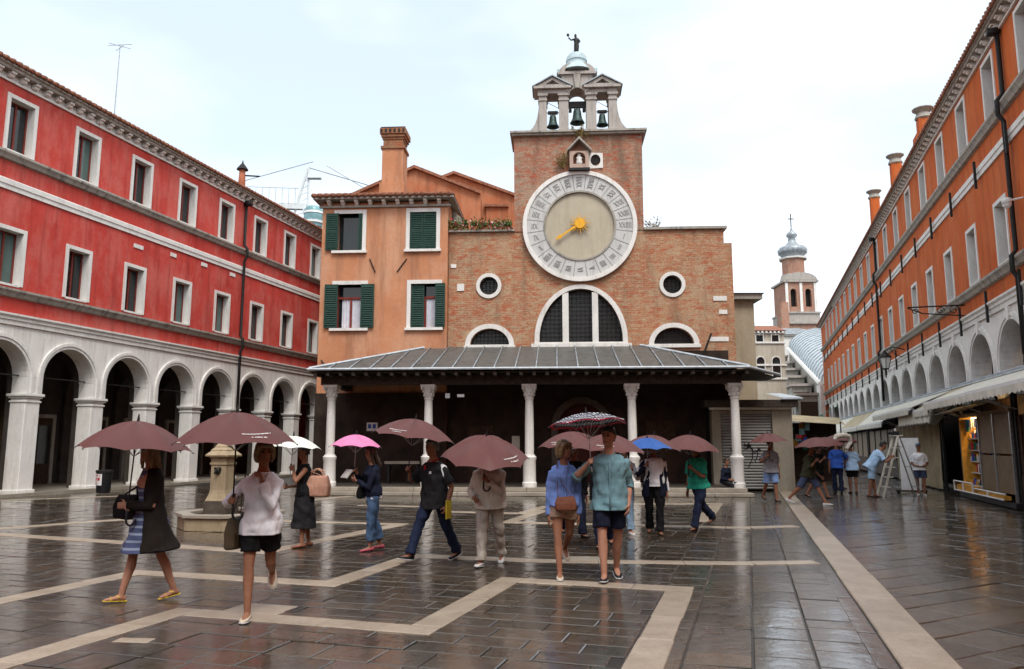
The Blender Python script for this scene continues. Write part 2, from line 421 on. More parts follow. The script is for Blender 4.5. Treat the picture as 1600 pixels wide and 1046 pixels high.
band([(-7.7,2.0),(-7.7,8.47),(-4.86,8.47),(-4.86,10.93),(-3.0,10.97)]); band([(-2.98,10.97),(-.16,11.6),(.84,12.0)], .28)
band([(-13.5,11.25),(-7.25,10.6),(-7.05,14.9)], .3); band([(-9.7,14.95),(-6.9,15.08)], .28)
band([(-15.6,9.0),(-14.3,12.0),(-13.3,14.6)], .3)
band([(-5.05,19.2),(-5.02,16.15),(-.2,16.45),(.84,17.1)], .3)
band([(-7.2,18.2),(-5.35,18.28),(-5.3,20.6)], .28); band([(-1.04,17.7),(-.95,22.9),(-3.2,22.0)], .34)
band([(-12.7,20.4),(-12.4,22.7)], .3); band([(-21.5,17.9),(-19.4,20.7)], .3); band([(-10.2,19.4),(-8.0,19.5)], .28)
# odd pale repair slabs
for (x, y, sx, sy, rz, m_) in [(-2.55,8.12,.62,.40,-SA,'band_wet'),(-3.22,6.84,.32,.15,-.1,'band_wet'),(1.10,11.62,.52,.34,-.02,'step_wet')]:
    o = slab_mesh(sx, sy).build('repair_slab', m_, pav, fix=False); o.location = (x,y,.004); o.rotation_euler = (0,0,rz)
kerb = empty('kerb_band', (0,0,0), -SA, label='broad pale stone band running along the street', kind='structure')
w = 1.0
while w < 36:
    ln = R_.uniform(1.0,1.9)
    o = slab_mesh(.42+R_.uniform(-.01,.01), ln-.01, .012).build('kerb_stone', 'band_wet', kerb, fix=False); o.location = (1.26-.004*w, w+ln/2, .012); o.rotation_euler = (0,R_.gauss(0,.004),.004)
    m = MB(); m.box(-.075,.075,-ln/2+.01,ln/2-.01,-.03,-.006)
    o = m.build('channel_stone', 'slab_wet', kerb); o.location = (.955-.004*w, w+ln/2, 0)
    w += ln
# ================================================================== THE TWO LONG ARCADED BUILDINGS
def window_parts(w, h, depth, surround, casement):
    # origin at bottom centre of the opening, facade plane y=0
    s = MB(); t = .13
    s.box(-w/2-t,-w/2,-.035,depth,-.04,h+t); s.box(w/2,w/2+t,-.035,depth,-.04,h+t); s.box(-w/2,w/2,-.035,depth,h,h+t); s.box(-w/2,w/2,-.03,depth,-.07,0)
    sm = s.mesh('window')
    c = MB(); b = .06; y0, y1 = depth-.09, depth-.03
    c.box(-w/2,-w/2+b,y0,y1,0,h); c.box(w/2-b,w/2,y0,y1,0,h); c.box(-w/2+b,w/2-b,y0,y1,0,b); c.box(-w/2+b,w/2-b,y0,y1,h-b,h); c.box(-.035,.035,y0-.01,y1,b,h-b)
    cm = c.mesh('casement')
    p = MB(); p.box(-w/2+b,-.035,y0+.02,y1-.01,b,h-b); pm = p.mesh('pane')
    p2 = MB(); p2.box(.035,w/2-b,y0+.02,y1-.01,b,h-b); pm2 = p2.mesh('pane')
    return sm, cm, pm, pm2
def moulding(x0, x1, prof):               # profile in (y,z), swept along the facade
    return MB().prismx(prof, x0, x1)
def long_building(name, label, org, ang, x0, x1, centres, pitch, zf, k, wall_mat, depth, pipes, skip_gallery=False, seed=1, far_end=None, anchors=False, ctop=13.99, ch=1.0, ov=1.0):
    ZC = lambda z: zf(ctop-(13.99-z)*ch)          # cornice heights, measured down from its top edge
    rr = random.Random(seed)
    B = empty(name, (org[0],org[1],0), ang, label, 'building')
    Z = zf
    w, h = .92*k, 1.72*k
    sills = [Z(6.67)+.1, Z(11.05)+.06]
    holes = []
    for c in centres:
        for z in sills: holes.append([(c-w/2-.02,z-.02),(c+w/2+.02,z-.02),(c+w/2+.02,z+h+.02),(c-w/2-.02,z+h+.02)])
    # wall in stretches of one bay, so the tessellation stays clean
    wl = MB(); xs = [x0] + [c+pitch/2 for c in sorted(centres) if x0 < c+pitch/2 < x1] + [x1]
    for a, b in zip(xs, xs[1:]):
        hs = [q for q in holes if a < sum(p[0] for p in q)/4 < b]
        wl.holed([(a,Z(5.8)),(b,Z(5.8)),(b,ZC(13.5)),(a,ZC(13.5))], hs, 0, .34)
    wl.build('wall', wall_mat, B)
    bk = MB(); bk.box(x0,x1,.5,depth,Z(5.5),ZC(13.6)); bk.box(x0,x1,depth-.3,depth,0,Z(5.5)); bk.build('inner_walls', 'dark_room', B)
    en = MB(); en.box(x0-.3,x0,0,depth,0,ZC(13.6)); en.box(x1,x1+.3,0,depth,0,ZC(13.6)); en.build('end_wall', wall_mat, B)
    # windows
    sm, cm, pm, pm2 = window_parts(w, h, .36, None, None)
    pane_g = pm.copy(); pane_g2 = pm2.copy()
    for c in centres:
        for z in sills:
            o = link('window', sm, 'clean_istria', B); o.location = (c, 0, z)
            link('casement', cm, 'red_wood', o)
            gl = rr.random() < .5
            link('pane', pane_g if gl else pm, 'pane_green' if gl else 'pane_dark', o); gl = rr.random() < .3
            link('pane', pane_g2 if gl else pm2, 'pane_green' if gl else 'pane_dark', o)
    # string courses
    for zc, mat_, prof in [(Z(6.33),'grimy_stone',[(0,0),(-.10,.03),(-.14,.12),(-.2,.2),(-.2,.27),(0,.30)]),
                           (Z(10.72),'grimy_stone',[(0,0),(-.10,.03),(-.14,.12),(-.2,.2),(-.2,.27),(0,.30)]),
                           (Z(9.78),'clean_istria',[(0,0),(-.05,.0),(-.05,.15),(-.08,.16),(-.08,.32),(-.03,.36),(0,.36)]),
                           (Z(5.46),'clean_istria',[(0,0),(-.06,.0),(-.06,.14),(-.10,.16),(-.10,.24),(-.16,.30),(-.16,.36),(0,.38)])]:
        moulding(x0, x1, [(y*k,zc+z*k) for y,z in prof]).build('string_course', mat_, B)
    # cornice, corbels, roof
    moulding(x0-.2, x1+.2, [(.2,ZC(13.40)),(-.08*k,ZC(13.40)),(-.08*k,ZC(13.50)),(-.05*k,ZC(13.52)),(-.05*k,ZC(13.76)),(.2,ZC(13.76))]).build('cornice_band', 'istria', B)
    moulding(x0-.3, x1+.3, [(.2,ZC(13.762)),(-.42*k*ov,ZC(13.762)),(-.46*k*ov,ZC(13.86)),(-.54*k*ov,ZC(13.9)),(-.54*k*ov,ZC(13.97)),(.2,ZC(13.99))]).build('cornice', 'grimy_stone', B)
    cb = MB().prismx([(-.05,0),(-.16,0),(-.24,.05),(-.27,.12),(-.36,.16),(-.38,.24),(-.05,.24)], -.09, .09).mesh('corbel')
    n = int((x1-x0)/(.47*k)); n = min(n, 130)
    for i in range(n):
        o = link('corbel', cb, 'clean_istria', B); o.location = ((x0 if far_end is None else far_end)+.2+i*.47*k, 0, ZC(13.52)); o.scale = (k,k*ov,k*.98*ch)
    zr = ZC(13.99)
    rf = MB().prismx([(-.58*k*ov,zr+.002),(depth/2,zr+depth*.19),(depth+.4,zr+.002)], x0-.3, x1+.3); rf.build('roof', 'roof_tile', B)
    tl = MB(); x = x0-.2
    while x < x1+.2:
        sl_ = .19*2/1.0
        tl.tube([(x,-.64*k*ov,zr+.03),(x,1.4,zr+.05+(1.4+.58)*.36)], .085, 6); x += .24
    o = tl.build('roof_tiles', 'roof_tile', B, smooth=True, fix=False); o['kind'] = 'stuff'
    # arcade
    zs, ztop, r = Z(3.85), Z(5.46), .395*pitch
    poly = [(-pitch/2,zs),(-r,zs)] + arc(0,zs,r,PI,0,20)[1:-1] + [(r,zs),(pitch/2,zs),(pitch/2,ztop),(-pitch/2,ztop)]
    am = MB().holed(poly, [], 0, .62).mesh('arch')
    mo = MB(); ro = r+.2*k
    for a, b, d in ((r+.005, r+.10*k, -.045), (r+.10*k, ro, -.075)):
        pp = arc(0,zs,b,PI,0,20) + arc(0,zs,a,0,PI,20); mo.holed(pp, [], d, .03)
        for sx in (-1,1): mo.box(min(sx*a,sx*b),max(sx*a,sx*b),d,.03,Z(3.32),zs)
    mom = mo.mesh('arch_moulding')
    ks = MB().prism([(-.09*k,zs+r-.02),(.09*k,zs+r-.02),(.13*k,ztop-.02),(-.13*k,ztop-.02)], -.1, .02).mesh('keystone')
    tr = MB(); tr.tube([(-r-.05,.35,Z(3.9)),(r+.05,.35,Z(3.9))], .022, 6); trm = tr.mesh('tie_rod')
    hw = pitch/2 - r
    pr = MB(); pr.box(-hw,hw,0,.62,0,zs); prm = pr.mesh('pier')
    ca = MB(); e = .07*k
    for a, b, ee in ((3.02,3.08,.03),(3.16,3.22,.05),(3.22,3.31,.09)): ca.box(-hw-ee,hw+ee,-ee,.62+ee,Z(a),Z(b))
    cam_ = ca.mesh('capital')
    pb = MB(); pb.box(-hw-.05,hw+.05,-.05,.67,0,.2); pbm = pb.mesh('pier_base')
    for c in centres:
        o = link('arch', am, 'istria', B); o.location = (c,0,0); link('arch_moulding', mom, 'clean_istria', o, .0)
        if not anchors: link('tie_rod', trm, 'iron', o)
        else: link('keystone', ks, 'istria', o)
    for c in sorted(centres) + [max(centres)+pitch]:
        o = link('pier', prm, 'istria', B, .02); o.location = (c-pitch/2,0,0); link('capital', cam_, 'clean_istria', o, .012); link('pier_base', pbm, 'istria', o, .015)
    # gallery behind the arches
    gl_ = MB(); gl_.box(x0,x1,.7,depth-.4,Z(5.2),Z(5.45)); gl_.build('gallery_ceiling', 'gallery_shade_plaster', B)
    gl_ = MB(); gl_.box(x0,x1,4.2,4.5,0,Z(5.2)); gl_.build('gallery_wall', 'gallery_shade_plaster', B)
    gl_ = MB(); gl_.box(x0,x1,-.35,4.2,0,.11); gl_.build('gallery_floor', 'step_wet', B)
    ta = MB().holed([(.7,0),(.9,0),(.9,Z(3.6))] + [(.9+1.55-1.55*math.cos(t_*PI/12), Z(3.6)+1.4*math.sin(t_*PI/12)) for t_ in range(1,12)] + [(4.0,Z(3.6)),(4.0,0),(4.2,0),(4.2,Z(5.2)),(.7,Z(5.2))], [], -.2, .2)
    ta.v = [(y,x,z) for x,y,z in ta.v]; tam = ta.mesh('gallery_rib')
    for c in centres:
        o = link('gallery_rib', tam, 'gallery_shade_plaster', B); o.location = (c-pitch/2,0,0)
        d = MB(); d.box(c-.75,c+.75,4.12,4.25,.1,2.7); dd = d.build('shop_door', 'dark_wood', B)
        f = MB(); f.box(c-.9,c-.75,4.08,4.22,.1,2.85); f.box(c+.75,c+.9,4.08,4.22,.1,2.85); f.box(c-.75,c+.75,4.08,4.22,2.7,2.85); f.build('door_frame', 'grimy_stone', dd)
        f = MB(); f.box(c+.1,c+.65,4.09,4.14,.9,2.4); f.build('door_glass', 'pane_dark', dd)
    for px, z1 in pipes:
        m = MB(); zz = [ZC(13.5),Z(11.2),Z(11.0),Z(10.6),Z(10.4),Z(6.75),Z(6.6),Z(6.2),Z(6.0),z1]
        yy = [-.10,-.10,-.27,-.27,-.14,-.14,-.27,-.27,-.16,-.16]
        m.tube([(px,y,z) for y,z in zip(yy,zz)], .065*k, 8); m.box(px-.12,px+.12,-.36,-.04,ZC(13.2),ZC(13.5))
        m.build('drainpipe', 'iron', B, smooth=True)
    if anchors:
        for c in centres:
            for z, l in ((Z(9.9),.85),(Z(5.75),.95)):
                m = MB(); m.box(c-pitch/2-.03,c-pitch/2+.03,-.21,-.13,z-l*.6,z+l*.5); m.build('wall_anchor', 'iron', B)
    return B
ZL = lambda z: z
red = long_building('red_building', 'long red stucco building with white stone arcade on the left of the square', (-15.8,25.5), math.atan2(1,.2613), -9.85, 22.2,
    [1.3+2.78*k for k in range(-3,8)], 2.78, ZL, 1.0, 'red_stucco', 11, [(11.0,3.2)], seed=3, ctop=13.76, ch=.78, ov=.78)
ZR = lambda z: 1.65+(z+.08-1.65)*1.08
orange = long_building('orange_building', 'long orange stucco building with arcade and wall anchors along the right street', (13.65*1.08,20*1.08), math.atan2(1,.31)+PI, -64, 10.1,
    [-1.6-3.35*k for k in range(-3,18)], 3.35, ZR, 1.08, 'orange_stucco', 12, [(-.1,4.2),(-25.0,4.2)], seed=5, far_end=-50, anchors=True, ctop=13.36, ch=.52, ov=.7)
# unseen continuations of both rows and a rear row, added to block low sky
m = MB(); m.box(-45,-10.2,0,11,0,13.6); m.build('unseen_wing', 'red_stucco', red)
m = MB(); m.box(10.5,48,0,12,0,15); m.build('unseen_wing', 'orange_stucco', orange)
rw = MB(); rw.box(-34,12,-30,-18,0,10); tag(rw.build('unseen_rear_row', 'rose_stucco'), 'unseen row of houses behind the viewer, added to block low sky light', None, None, 'structure')
for c_ in (1.3,-1.48):
    m = MB(); m.box(c_+.35,c_+.42,3.98,4.04,1.75,2.15); m.box(c_+.34,c_+.40,3.98,4.04,1.35,1.6); m.build('shop_lamp', 'lamp_glow', red)
# small white plaques on the red wall
for (x, z, l) in [(3.9,9.3,.5),(6.0,9.45,.35),(8.0,9.5,.4),(10.1,9.5,.4)]:
    m = MB(); m.box(x,x+l,-.03,.01,z,z+.16); m.build('wall_plaque', 'clean_istria', red)
# downpipe stub and arcade lamp glow strips are parts of the red building; roof gear stands on it
def on(B, x, y, z):
    a = B.rotation_euler[2]; c, s = math.cos(a), math.sin(a)
    return (B.location[0]+x*c-y*s, B.location[1]+x*s+y*c, z)
ae = empty('antenna', on(red,5.6,3.0,15.0), label='thin tall aerial mast on the red building roof', cat='antenna')
m = MB(); m.tube([(0,0,0),(.03,0,4.1)], [.035,.02], 6); m.build('mast', 'steel', ae)
m = MB(); m.tube([(-.5,0,4.05),(.55,0,4.1)], .012, 5); m.tube([(-.3,-.3,4.0),(.35,.3,4.05)], .012, 5); m.tube([(-.25,.2,3.9),(.3,-.2,3.95)], .01, 5); m.build('aerial', 'steel', ae)
cp = empty('chimney_pot', on(red,12.4,1.2,14.1), label='thin terracotta chimney pot with iron cap on the red roof', cat='chimney')
m = MB(); m.lathe([(.2,0),(.18,.9),(.15,1.5)], 10); m.build('pot', 'terracotta', cp, smooth=True)
m = MB(); m.lathe([(.3,1.5),(.24,1.6),(.05,1.85),(.02,2.0)], 10); m.tube([(.1,0,1.2),(.9,0,1.15)], .04, 6); m.build('cap', 'iron', cp)
# raised roof hump on the red building
m = MB(); m.prismx([(2.2,15.0),(4.5,16.0),(7.0,15.0)], 3.8, 6.6); m.build('roof_dormer', 'roof_tile', red)
# three tall venetian chimneys on the orange roof
for i, (x, y, lab) in enumerate([(-10.8,.05,'largest and nearest of the three chimneys on the orange roof'), (-17.6,.05,'middle chimney with flared cap on the orange roof'), (-24.8,.05,'farthest small flared chimney on the orange roof')]):
    c = empty('roof_chimney', on(orange,x,y,14.2), orange.rotation_euler[2], lab, 'chimney', 'chimneys on the orange roof')
    hgt = [2.0,2.4,2.8][i]
    m = MB(); m.box(-.27,.27,-.25,.25,.14,hgt-.5); m.build('stack', 'orange_stucco', c)
    m = MB(); m.lathe([(.30,hgt-.5),(.36,hgt-.44),(.32,hgt-.34),(.25,hgt-.2),(.44,hgt-.04),(.44,hgt+.0)], 12); m.build('cap', 'grimy_stone', c)
    if i == 0:
        m = MB(); m.box(-1.3,-.272,-.22,.22,.14,1.1); m.build('flue_wall', 'orange_stucco', c)
# ================================================================== CHURCH
CA = -rad(3.4); CO = (0,29.5,0)
def CE(name, label=None, cat=None, group=None, kind=None): return empty(name, CO, CA, label, cat, group, kind)
def circle(cx, cz, r, n=28): return [(cx+r*math.cos(2*PI*i/n), cz+r*math.sin(2*PI*i/n)) for i in range(n)]
ch = CE('church', 'small brick church front with tall gable, lunette windows and bell openings', 'church')
x0, x1, tx0, tx1 = -2.5, 8.24, .1, 5.17
therm = [(1.06,5.56),(4.27,5.56)] + arc(2.665,5.95,1.605,0,PI,26,1.70)
therm = [(1.06,5.56),(4.27,5.56)] + [(2.665+1.605*math.cos(t*PI/26), 5.62+2.03*math.sin(t*PI/26)) for t in range(1,26)]
def lun(cx, hw, z, h, n=16): return [(cx-hw,z),(cx+hw,z)] + [(cx+hw*math.cos(t*PI/n), z+h*math.sin(t*PI/n)) for t in range(1,n)]
holes = [circle(-.91,7.81,.36), circle(6.21,7.78,.36), lun(-.87,.76,5.46,.66), lun(6.21,.76,5.44,.66), therm]
low = MB().holed([(x0,5.2),(x1,5.2),(x1,9.96),(tx1+.02,9.96),(tx0-.02,9.96),(x0,9.98)], holes, 0, .5)
door = [(1.75,.25),(3.55,.25),(3.55,2.3)] + [(2.65+.9*math.cos(t*PI/14), 2.3+.9*math.sin(t*PI/14)) for t in range(1,14)] + [(1.75,2.3)]
low.build('wall', 'church_brick', ch)
MB().holed([(x0,0),(x1,0),(x1,5.2),(x0,5.2)], [door], 0, .5).build('lower_wall', 'porch_shade_dark', ch)  # foot of the brick front, portico shade put into its colour
t_ = MB(); t_.holed([(tx0,9.97),(tx1,9.97),(tx1+.01,13.9),(tx0-.02,13.9)], [circle(3.3,12.86,.22,16)], -.03, 1.6); t_.build('tower_wall', 'tower_brick', ch)
m = MB(); m.box(x0,x1,.55,14,0,9.7); m.build('nave', 'dark_room', ch)
m = MB(); m.box(x1-.02,x1+.3,.01,14,0,9.4); m.build('side_wall', 'church_brick', ch)
m = MB(); m.box(tx1,x1+.12,-.12,1.0,9.962,10.06); m.build('coping', 'grimy_stone', ch); m = MB(); m.box(x0-.05,tx0,-.12,1.0,9.985,10.06); m.build('coping', 'grimy_stone', ch)
m = MB(); m.prismx([(.9,9.72),(7,10.3),(13.5,9.72)], x0+.2, x1-.2); m.build('nave_roof', 'roof_tile', ch)
# stone quoins on the right corner, plaque left
for (xa,xb,za,zb) in [(7.75,8.26,7.12,7.3),(7.95,8.26,6.6,6.76),(7.55,8.27,5.55,5.72),(8.0,8.27,3.9,4.2)]:
    m = MB(); m.box(xa,xb,-.03,.1,za,zb); m.build('quoin', 'clean_istria', ch)
m = MB(); m.box(-2.16,-1.88,-.04,.05,7.62,7.9); m.build('wall_block', 'clean_istria', ch)
m = MB(); m.box(-2.42,-2.2,-.03,.05,8.55,8.7); m.build('wall_block', 'clean_istria', ch)
# grilles and surrounds
def grille(name, shape, parent, step=.15, yb=.16):
    xs = [p[0] for p in shape]; zs_ = [p[1] for p in shape]; a, b, c, d = min(xs), max(xs), min(zs_), max(zs_)
    def span(val, ax):
        hits = []
        for (p, q) in zip(shape, shape[1:]+shape[:1]):
            if (p[ax]-val)*(q[ax]-val) < 0:
                f = (val-p[ax])/(q[ax]-p[ax]); hits.append(p[1-ax]+f*(q[1-ax]-p[1-ax]))
        return (min(hits), max(hits)) if len(hits) >= 2 else None
    m = MB(); x = a+step/2
    while x < b:
        s = span(x, 0)
        if s: m.box(x-.013,x+.013,yb,yb+.03,s[0],s[1])
        x += step
    z = c+step/2
    while z < d:
        s = span(z, 1)
        if s: m.box(s[0],s[1],yb-.02,yb+.005,z-.013,z+.013)
        z += step
    return m.build(name, 'grille', parent)
def ring_frame(cx, cz, ri, ro, y0=-.06, y1=.3):
    return MB().holed(circle(cx,cz,ro), [circle(cx,cz,ri)], y0, y1)
for cx, cz in ((-.91,7.81),(6.21,7.78)):
    o = ring_frame(cx,cz,.36,.5).build('round_window', 'clean_istria', ch); grille('grille', circle(cx,cz,.36), o)
    m = MB(); m.prism(circle(cx,cz,.38), .3, .34); m.build('pane', 'pane_lead', o)
for cx, cz in ((-.87,5.46),(6.21,5.44)):
    m = MB().holed(lun(cx,.96,cz-.001,.84), [lun(cx,.76,cz+.02,.64)], -.06, .3); m.box(cx-1.0,cx+1.0,-.1,.3,cz-.12,cz-.002)
    o = m.build('lunette_window', 'clean_istria', ch); grille('grille', lun(cx,.76,cz,.66), o)
    m = MB(); m.prism(lun(cx,.78,cz,.68), .3, .34); m.build('pane', 'pane_lead', o)
to = [(.87,5.5),(4.46,5.5)] + [(2.665+1.795*math.cos(t*PI/26), 5.62+2.2*math.sin(t*PI/26)) for t in range(1,26)]
m = MB().holed(to, [therm], -.07, .34); m.box(.75,4.6,-.12,.3,5.36,5.498)
tw = m.build('thermal_window', 'clean_istria', ch)
m = MB(); m.box(1.96,2.2,-.05,.3,5.56,7.50); m.box(3.11,3.34,-.05,.3,5.56,7.50); m.build('mullion', 'clean_istria', tw)
grille('grille', therm, tw, .17, .2); m = MB(); m.prism(therm, .34, .38); m.build('pane', 'pane_lead', tw)
plain('dark_door', (.075, .02, .016), .7, .3, 5)
m = MB(); m.prism(door, .25, .32); d_ = m.build('church_door', 'dark_door', ch)
m = MB().holed([(1.5,.25),(1.75,.25)] + list(reversed(door[3:-1]))[0:0] + [(1.75,2.3)] + [(2.65-.9*math.cos(t*PI/14), 2.3+.9*math.sin(t*PI/14)) for t in range(1,14)] + [(3.55,2.3),(3.55,.25),(3.8,.25),(3.8,2.3)] + [(2.65+1.15*math.cos(t*PI/14), 2.3+1.15*math.sin(t*PI/14)) for t in range(1,14)] + [(1.5,2.3)], [], -.08, .05)
m.build('door_surround', 'dark_stone', ch)
# iron straps and cracks
for (xa,za,xb,zb) in [(7.3,5.05,7.62,5.85)]:
    m = MB(); m.tube([(xa,-.05,za),(xb,-.05,zb)], .035, 6); m.build('wall_strap', 'iron', ch)
# tower cornice and belfry
m = MB(); m.box(tx0-.1,tx1+.12,-.2,1.75,13.9,13.98); m.box(tx0-.17,tx1+.19,-.28,1.8,13.98,14.06); m.build('tower_cornice', 'grimy_stone', ch)
BY0, BY1 = 0.0, .75
def swoop(s):
    xb, xt = (.32,1.1) if s < 0 else (5.03,4.22)
    pts = [(xt,14.06),(xb,14.06)]
    for i in range(1,9):
        t = i/8; pts.append((xb+(xt-xb)*(1-(1-t)**2.2), 14.08+1.66*t**2.0))
    return MB().holed(pts, [], BY0+.1, BY1-.1)
for s in (-1,1): swoop(s).build('scroll_buttress', 'belfry_stone', ch)
for xa, xb in ((1.1,1.4),(1.9,2.28),(3.0,3.4),(3.9,4.22)):
    m = MB(); m.box(xa,xb,BY0,BY1,14.06,15.72); p_ = m.build('belfry_pier', 'belfry_stone', ch)
    m = MB(); m.box(xa-.03,xb+.03,BY0-.05,BY1+.05,14.06,14.2); m.build('pier_base', 'belfry_stone', p_)
    m = MB(); m.box(xa-.03,xb+.03,BY0-.04,BY1+.04,15.42,15.48); m.box(xa-.05,xb+.05,BY0-.06,BY1+.06,15.62,15.72); m.build('pier_capital', 'belfry_stone', p_)
for a, b, ap in ((.92,2.36,1.64),(2.94,4.36,3.65)):
    m = MB(); m.box(a+.12,b-.12,BY0-.03,BY1+.03,15.722,15.88); m.build('entablature', 'belfry_stone', ch)
    m = MB().holed([(a,15.98),(b,15.98),(ap,16.38)], [[(a+.42,16.06),(b-.42,16.06),(ap,16.26)]], BY0-.12, BY1+.1); m.box(a-.04,b+.04,BY0-.18,BY1+.15,15.882,15.985)
    pd = m.build('pediment', 'belfry_stone', ch)
    m = MB(); m.prism([(a+.42,16.06),(b-.42,16.06),(ap,16.26)], BY0+.08, BY0+.14); m.build('tympanum', 'grimy_stone', pd)
    m = MB(); m.prism([(a-.1,15.99),(a-.1,15.95),(ap,16.40),(b+.1,15.95),(b+.1,15.99),(ap,16.45)], BY0-.2, BY1+.17); m.build('pediment_lead', 'lead', pd)
# central arch block with segmental pediment
m = MB().holed([(2.0,15.99),(2.28,15.73),(2.28,15.55)] + [(2.64-.36*math.cos(t*PI/12), 15.55+.36*math.sin(t*PI/12)) for t in range(1,12)] + [(3.0,15.55),(3.0,15.73),(3.28,15.99),(3.28,16.47),(2.0,16.47)], [], BY0-.06, BY1)
m.build('belfry_arch', 'belfry_stone', ch)
m = MB(); m.prism([(2.56,15.88),(2.72,15.88),(2.78,16.46),(2.5,16.46)], -.16, .0); m.build('keystone', 'grimy_stone', ch)
m = MB(); m.box(1.86,3.42,BY0-.16,BY1+.1,16.472,16.56); m.holed([(1.92,16.56),(3.36,16.56)] + [(2.64+.72*math.cos(t*PI/14), 16.56+.44*math.sin(t*PI/14)) for t in range(1,14)], [[(2.14,16.60),(3.14,16.60)] + [(2.64+.5*math.cos(t*PI/12), 16.60+.26*math.sin(t*PI/12)) for t in range(1,12)]], BY0-.14, BY1)
sp_ = m.build('round_pediment', 'belfry_stone', ch)
m = MB(); m.prism([(2.14,16.60),(3.14,16.60)] + [(2.64+.5*math.cos(t*PI/12), 16.60+.26*math.sin(t*PI/12)) for t in range(1,12)], .05, .1); m.build('tympanum', 'grimy_stone', sp_)
m = MB(); m.box(1.82,2.02,-.1,.7,16.562,16.72); m.box(3.26,3.46,-.1,.7,16.562,16.72); m.build('acroterion', 'verdigris', ch)
m = MB(); m.lathe([(.74,16.72),(.6,16.98),(.46,17.08),(.40,17.12),(.40,17.24),(.44,17.26),(.42,17.42),(.33,17.56),(.16,17.64),(.04,17.66)], 20, (2.64,.42,0)); m.build('dome', 'verdigris', ch, auto=35)
# niche shrine with little roof, oval window
nz = CE('wall_shrine', 'small gabled stone niche with weathered figure above the clock', 'shrine')
m = MB().holed([(2.3,12.45),(3.05,12.45),(3.05,13.15),(2.3,13.15)], [[(2.44,12.62),(2.92,12.62),(2.92,12.9)]+[(2.68+.24*math.cos(t*PI/8),12.9+.2*math.sin(t*PI/8)) for t in range(1,8)]+[(2.44,12.9)]], -.3, .0); m.build('frame', 'pink_stone', nz)
m = MB(); m.prism([(2.2,13.12),(2.68,13.62),(3.16,13.12),(3.16,13.2),(2.68,13.72),(2.2,13.2)], -.42, .0); m.build('roof', 'grimy_stone', nz)
m = MB(); m.box(2.26,3.09,-.36,.0,12.35,12.448); m.build('shelf', 'iron', nz)
m = MB(); m.loft([[(2.68+r*math.cos(2*PI*i/10), -.16+r*.6*math.sin(2*PI*i/10), z) for i in range(10)] for r,z in ((.12,12.63),(.13,12.75),(.1,12.85),(.14,12.92),(.06,12.97),(.075,13.03),(.05,13.09))]); m.build('figure', 'clean_istria', nz, smooth=True)
m = MB().holed([(3.02,12.5),(3.62,12.52),(3.62,13.13),(3.1,13.15),(3.02,13.1)], [[(3.33+.2*math.cos(2*PI*i/16),12.84+.24*math.sin(2*PI*i/16)) for i in range(16)]], -.08, .0); o_ = m.build('oval_window', 'clean_istria', ch)
m = MB(); m.prism([(3.33+.21*math.cos(2*PI*i/16),12.84+.25*math.sin(2*PI*i/16)) for i in range(16)], -.02, .02); m.build('pane', 'dark_room', o_)
# clock
plain('numeral_grey', (.27, .262, .25), .7, .3, 5)
ck = CE('church_clock', 'large round stone clock with roman numerals, gold sun and single hand', 'clock')
CX, CZ = 2.67, 10.16
m = MB().holed(circle(CX,CZ,2.2,64), [circle(CX,CZ,1.38,48)], -.13, -.02); m.build('hour_ring', 'clock_stone', ck)
m = MB().holed(circle(CX,CZ,2.24,64), [circle(CX,CZ,2.08,64)], -.19, -.025); m.build('outer_rim', 'istria', ck)
m = MB().holed(circle(CX,CZ,1.42,56), [circle(CX,CZ,1.35,56)], -.17, -.02); m.build('inner_rim', 'grimy_stone', ck)
m = MB(); m.prism(circle(CX,CZ,1.36,56), -.07, -.025); m.build('clock_face', 'clock_face', ck)
def roman(n):
    s = ''
    for v_, r_ in ((10,'X'),(5,'V'),(1,'I')):
        while n >= v_: s += r_; n -= v_
    return s
def stroke(m, p, q, wd, ang):
    d = Vector((q[0]-p[0], q[1]-p[1])); L_ = d.length; d.normalize(); nrm = Vector((-d.y, d.x))*wd/2
    pts = [Vector(p)+nrm, Vector(p)-nrm, Vector(q)-nrm, Vector(q)+nrm]; ca_, sa_ = math.cos(ang), math.sin(ang)
    m.prism([(CX+(a.x)*ca_-(a.y)*sa_, CZ+(a.x)*sa_+(a.y)*ca_) for a in pts], -.146, -.12)
for n in range(1,25):
    ang = -2*PI*n/24; txt = roman(n); m = MB(); hgt = .21
    wid = {'X':.13,'V':.12,'I':.06}; tot = sum(wid[c] for c in txt); x = 1.50 + (.55-tot)/2
    for c in txt:
        w_ = wid[c]
        if c == 'I': stroke(m, (x+w_/2,-hgt/2), (x+w_/2,hgt/2), .028, ang)
        if c == 'V': stroke(m, (x+.015,hgt/2), (x+w_/2,-hgt/2), .028, ang); stroke(m, (x+w_-.015,hgt/2), (x+w_/2,-hgt/2), .016, ang)
        if c == 'X': stroke(m, (x+.015,hgt/2), (x+w_-.015,-hgt/2), .028, ang); stroke(m, (x+w_-.015,hgt/2), (x+.015,-hgt/2), .016, ang)
        x += w_
    m.build('numeral', 'numeral_grey', ck)
    m = MB(); a2 = ang+PI/24; ca_, sa_ = math.cos(a2), math.sin(a2)
    m.prism([(CX+a*ca_-b*sa_, CZ+a*sa_+b*ca_) for a,b in ((1.43,-.012),(2.07,-.012),(2.07,.012),(1.43,.012))], -.138, -.12); m.build('hour_joint', 'numeral_grey', ck)
m = MB(); m.prism(circle(CX,CZ+.06,.2,20), -.24, -.16); sun_ = m.build('sun_disc', 'gold', ck, smooth=False)
m = MB()
